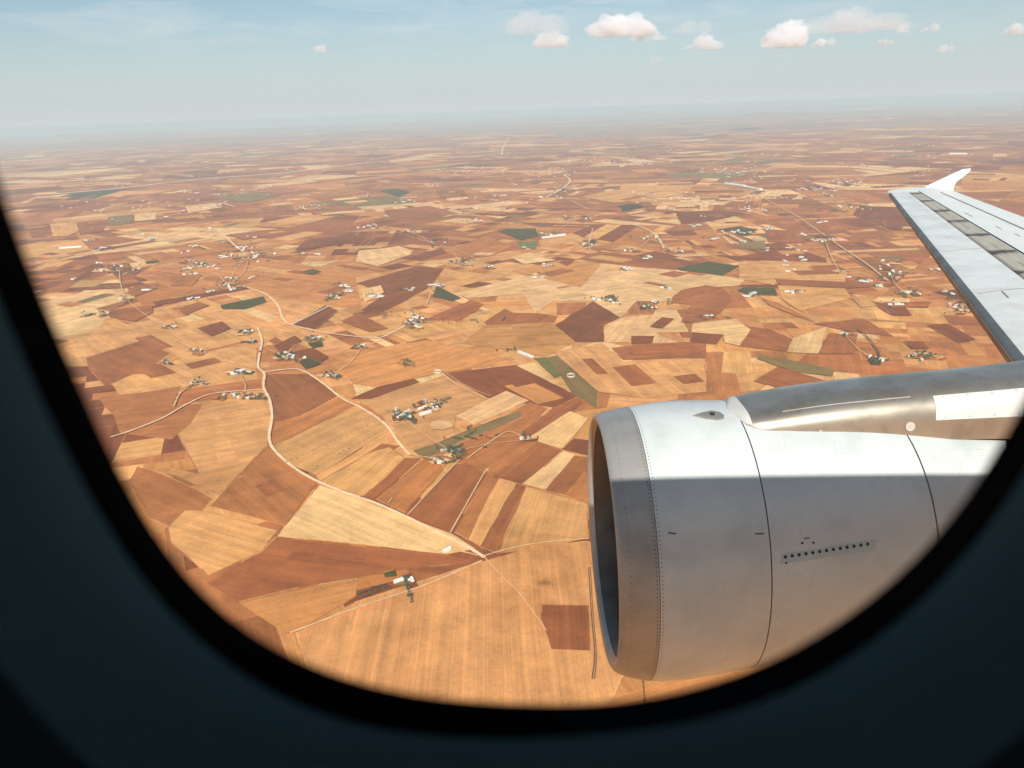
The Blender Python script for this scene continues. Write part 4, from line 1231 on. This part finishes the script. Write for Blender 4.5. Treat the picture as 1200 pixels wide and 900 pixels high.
# ---- fuselage tube with window openings; its roof line throws the shadow on the engine
FY, FZ, FR = -1.63, -.45, 1.98
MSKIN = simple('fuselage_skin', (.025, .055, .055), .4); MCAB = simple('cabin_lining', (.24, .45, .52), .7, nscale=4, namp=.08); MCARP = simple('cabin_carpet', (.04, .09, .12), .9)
def fuselage():
    xs = set([-.34, .40]); 
    win = []
    for k in range(-14, 15):
        a = k * .533; win.append((a - .12, a + .12)); xs |= {round(a - .12, 4), round(a + .12, 4)}
    xs |= set(np.round(np.linspace(-9, 9, 19), 3)) | {-15., -14, -12.5, -11, 11., 13., 16., 19., 22.}
    xs = sorted(xs)
    zang = lambda z: math.asin((z - FZ) / FR)
    an = [zang(-.42), zang(.42)]
    left = [math.pi - zang(.19), math.pi - zang(-.15)]
    base = set(np.linspace(-math.pi / 2, 1.5 * math.pi, 65)[:-1].tolist()) | set(an) | set(left)
    angs = sorted(base)
    R = lambda x: FR * (1 if -10.5 < x < 12 else (math.sqrt(max(.03, 1 - ((-10.5 - x) / 4.6) ** 2)) if x < 0 else max(.25, 1 - ((x - 12) / 11) ** 1.6)))
    v, f, fm = [], [], []
    K = len(angs)
    for x in xs:
        for a in angs:
            c = AX * x; v.append((c[0], c[1] + FY + R(x) * math.cos(a), c[2] + FZ + .012 - .042 * (x - 1) + R(x) * math.sin(a)))
    for i in range(len(xs) - 1):
        xm = (xs[i] + xs[i + 1]) / 2
        for j in range(K):
            a0, a1 = angs[j], angs[(j + 1) % K]; am = (a0 + (a1 if a1 > a0 else a1 + 2 * math.pi)) / 2
            if -.34 < xm < .40 and an[0] < am < an[1]: continue
            if left[0] < am < left[1] and any(p < xm < q for p, q in win) : continue
            f.append((i * K + j, i * K + (j + 1) % K, (i + 1) * K + (j + 1) % K, (i + 1) * K + j))
    f.append(tuple(range(K))); f.append(tuple(reversed(range((len(xs) - 1) * K, len(xs) * K))))
    o = mesh('fuselage', v, f, MSKIN, plane, True)
    md = None
    return o
fus = fuselage()
mesh('cabin_floor', [(-14, FY - 1.8, -1.1), (12, FY - 1.8, -1.1), (12, FY + 1.8, -1.1), (-14, FY + 1.8, -1.1), (-14, FY - 1.8, -1.16), (12, FY - 1.8, -1.16), (12, FY + 1.8, -1.16), (-14, FY + 1.8, -1.16)],
     [(0, 1, 2, 3), (7, 6, 5, 4), (0, 4, 5, 1), (1, 5, 6, 2), (2, 6, 7, 3), (3, 7, 4, 0)], MCARP, fus, False)

# ---- cabin wall and window
OC = np.array([.012, .0])
INN = [(-.188, -.017), (-.187, -.034), (-.184, -.054), (-.179, -.082), (-.173, -.111), (-.167, -.143), (-.158, -.172), (-.146, -.199), (-.13, -.221), (-.109, -.238), (-.078, -.255), (-.046, -.264), (-.005, -.269), (.036, -.272), (.069, -.268), (.097, -.26), (.128, -.245), (.154, -.225), (.175, -.203), (.191, -.179), (.202, -.155), (.209, -.135), (.214, -.122),
       (.222, -.075), (.226, -.02), (.227, .05), (.221, .12), (.206, .19), (.176, .24), (.12, .272), (.05, .286), (0, .287), (-.05, .282), (-.11, .265), (-.152, .235), (-.178, .19), (-.188, .12), (-.190, .05)]
OUT = [(-.187, -.059), (-.182, -.089), (-.176, -.121), (-.166, -.156), (-.159, -.181), (-.146, -.203), (-.128, -.228), (-.101, -.251), (-.068, -.264), (-.029, -.271), (.01, -.272), (.049, -.27), (.092, -.263), (.129, -.246), (.157, -.224), (.176, -.201), (.191, -.178), (.201, -.159), (.206, -.147),
       (.217, -.09), (.224, -.03), (.226, .05), (.221, .12), (.206, .19), (.176, .24), (.12, .272), (.05, .286), (0, .287), (-.05, .282), (-.11, .265), (-.152, .235), (-.180, .19), (-.190, .12), (-.191, .05), (-.190, -.01)]
NW = 192
def polar(L, scale):
    P = np.array(L) - OC; a = np.arctan2(P[:, 1], P[:, 0]); r = np.hypot(P[:, 0], P[:, 1]); i = np.argsort(a)
    t = np.linspace(-math.pi, math.pi, NW, endpoint=False)
    R = np.interp(t, a[i], r[i], period=2 * math.pi)
    for _ in range(14): R = .25 * np.roll(R, 1) + .5 * R + .25 * np.roll(R, -1)
    return t, R * scale
YI, YO, YW = .180, .168, .142
t, RI = polar(INN, YI / .30); _, RO = polar(OUT, YO / .28)
ocI = OC * YI / .30; ocO = OC * YO / .28; ocW = OC * YW / .28
def ringpts(oc, R, Y): return [(oc[0] + r * math.cos(a), Y, oc[1] + r * math.sin(a)) for a, r in zip(t, R)]
def ringmesh(name, rings, m, parent, auto=None):
    v = [p for R in rings for p in R]; f = []
    for q in range(len(rings) - 1):
        for i in range(NW): f.append((q * NW + i, q * NW + (i + 1) % NW, (q + 1) * NW + (i + 1) % NW, (q + 1) * NW + i))
    return mesh(name, v, f, m, parent, True, auto=auto)
BZ = 1.165
RW = RO / YO * YW * 1.36
hole = ringpts(ocW, RW, YW)
# wall panel: outer edges at the tube, window opening cut out
def cabin_wall():
    zb, zt, x0, x1 = -1.33, .43, -9.5, 9.5
    outer = []
    for a in t:
        c, s = math.cos(a), math.sin(a); k = 1e9
        for (lim, comp) in ((.42, c), (-.42, c), (.415, s), (-.5, s)):
            if comp * lim > 0: k = min(k, lim / comp)
        outer.append((c * k, YW, s * k))
    v = list(hole) + outer; f = [(i, (i + 1) % NW, NW + (i + 1) % NW, NW + i) for i in range(NW)]
    b = len(v)
    rx = .42; z0, z1 = -.5, .415
    quads = [((-9.5, z0), (-rx, z0), (-rx, z1), (-9.5, z1)), ((rx, z0), (9.5, z0), (9.5, z1), (rx, z1)), ((-9.5, zb), (9.5, zb), (9.5, z0), (-9.5, z0)), ((-9.5, z1), (9.5, z1), (9.5, zt), (-9.5, zt))]
    for q in quads:
        k = len(v); v += [(x, YW, z) for x, z in q]; f.append((k, k + 1, k + 2, k + 3))
    o = mesh('cabin_wall', v, f, MCAB, plane, False)
    return o
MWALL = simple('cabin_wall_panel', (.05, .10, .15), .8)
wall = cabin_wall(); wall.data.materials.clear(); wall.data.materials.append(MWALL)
RM1 = RO * (1 + .0) ; 
def lerp(a, b, k): return [tuple((1 - k) * np.array(p) + k * np.array(q)) for p, q in zip(a, b)]
o0 = ringpts(ocO, RO, YO)
prof = [(0, 0, 0), (.04, .002, 0), (.3, 0, 0), (.6, -.001, 0), (.85, -.001, 0), (.96, .0, 0), (1, 0, 0)]
bz = []
for k in np.linspace(0, 1, 9):
    yy = YO + (YW - YO) * (k ** .8); R = RO + (RW - RO) * k; oc = ocO + (ocW - ocO) * k
    bz.append([(oc[0] + r * math.cos(a), yy, oc[1] + r * math.sin(a)) for a, r in zip(t, R)])
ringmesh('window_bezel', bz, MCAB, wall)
sl_ = []
for k, dy in ((0, 0.), (.15, -.004), (.5, -.006), (.85, -.002), (1, 0.)):
    R = RI + (RO - RI) * k; oc = ocI + (ocO - ocI) * k; yy = YI + (YO - YI) * k + dy * .4
    sl_.append([(oc[0] + r * math.cos(a), yy, oc[1] + r * math.sin(a)) for a, r in zip(t, R)])
ringmesh('window_seal', sl_, MRUB, wall)
ringmesh('window_frame', [ringpts(ocI, RI, YI), ringpts(ocI, RI * 1.24, YI + .002), ringpts(ocI * 1.1, RI * 1.36, YI + .022), ringpts(OC * .315 / .3, RI * 2.05, .315)], MRUB, wall)
# pane
pm, pnt, pout = mat('acrylic_pane'); n = N(pnt)
tr = n.new('ShaderNodeBsdfTransparent'); gl = n.new('ShaderNodeBsdfGlossy'); gl.inputs['Roughness'].default_value = .02
tr.inputs[0].default_value = (.985, .985, .98, 1)
fr = n.new('ShaderNodeFresnel'); fr.inputs[0].default_value = 1.07; mx = n.new('ShaderNodeMixShader')
n.link(fr.outputs[0], mx.inputs[0]); n.link(tr.outputs[0], mx.inputs[1]); n.link(gl.outputs[0], mx.inputs[2]); n.link(mx.outputs[0], pout.inputs[0])
pa, pb = ringpts(ocI, RI * 1.23, YI + .010), ringpts(ocI, RI * 1.23, YI + .016)
mesh('window_pane', pa + pb, [tuple(range(NW)), tuple(reversed(range(NW, 2 * NW)))] + [(i, NW + i, NW + (i + 1) % NW, (i + 1) % NW) for i in range(NW)], pm, wall, False)

# ------------------------------------------------------------------ render settings
scene.view_settings.view_transform = 'Standard'; scene.view_settings.look = 'None'
scene.view_settings.gamma = 1; scene.view_settings.exposure = .35; scene.view_settings.use_curve_mapping = False
scene.render.engine = 'CYCLES'
cy = scene.cycles
cy.use_denoising = True
try: cy.denoiser = 'OPENIMAGEDENOISE'
except Exception: pass
cy.max_bounces = 16; cy.diffuse_bounces = 4; cy.glossy_bounces = 4; cy.volume_bounces = 14; cy.transparent_max_bounces = 12
cy.caustics_reflective = False; cy.caustics_refractive = False
cy.sample_clamp_indirect = 8
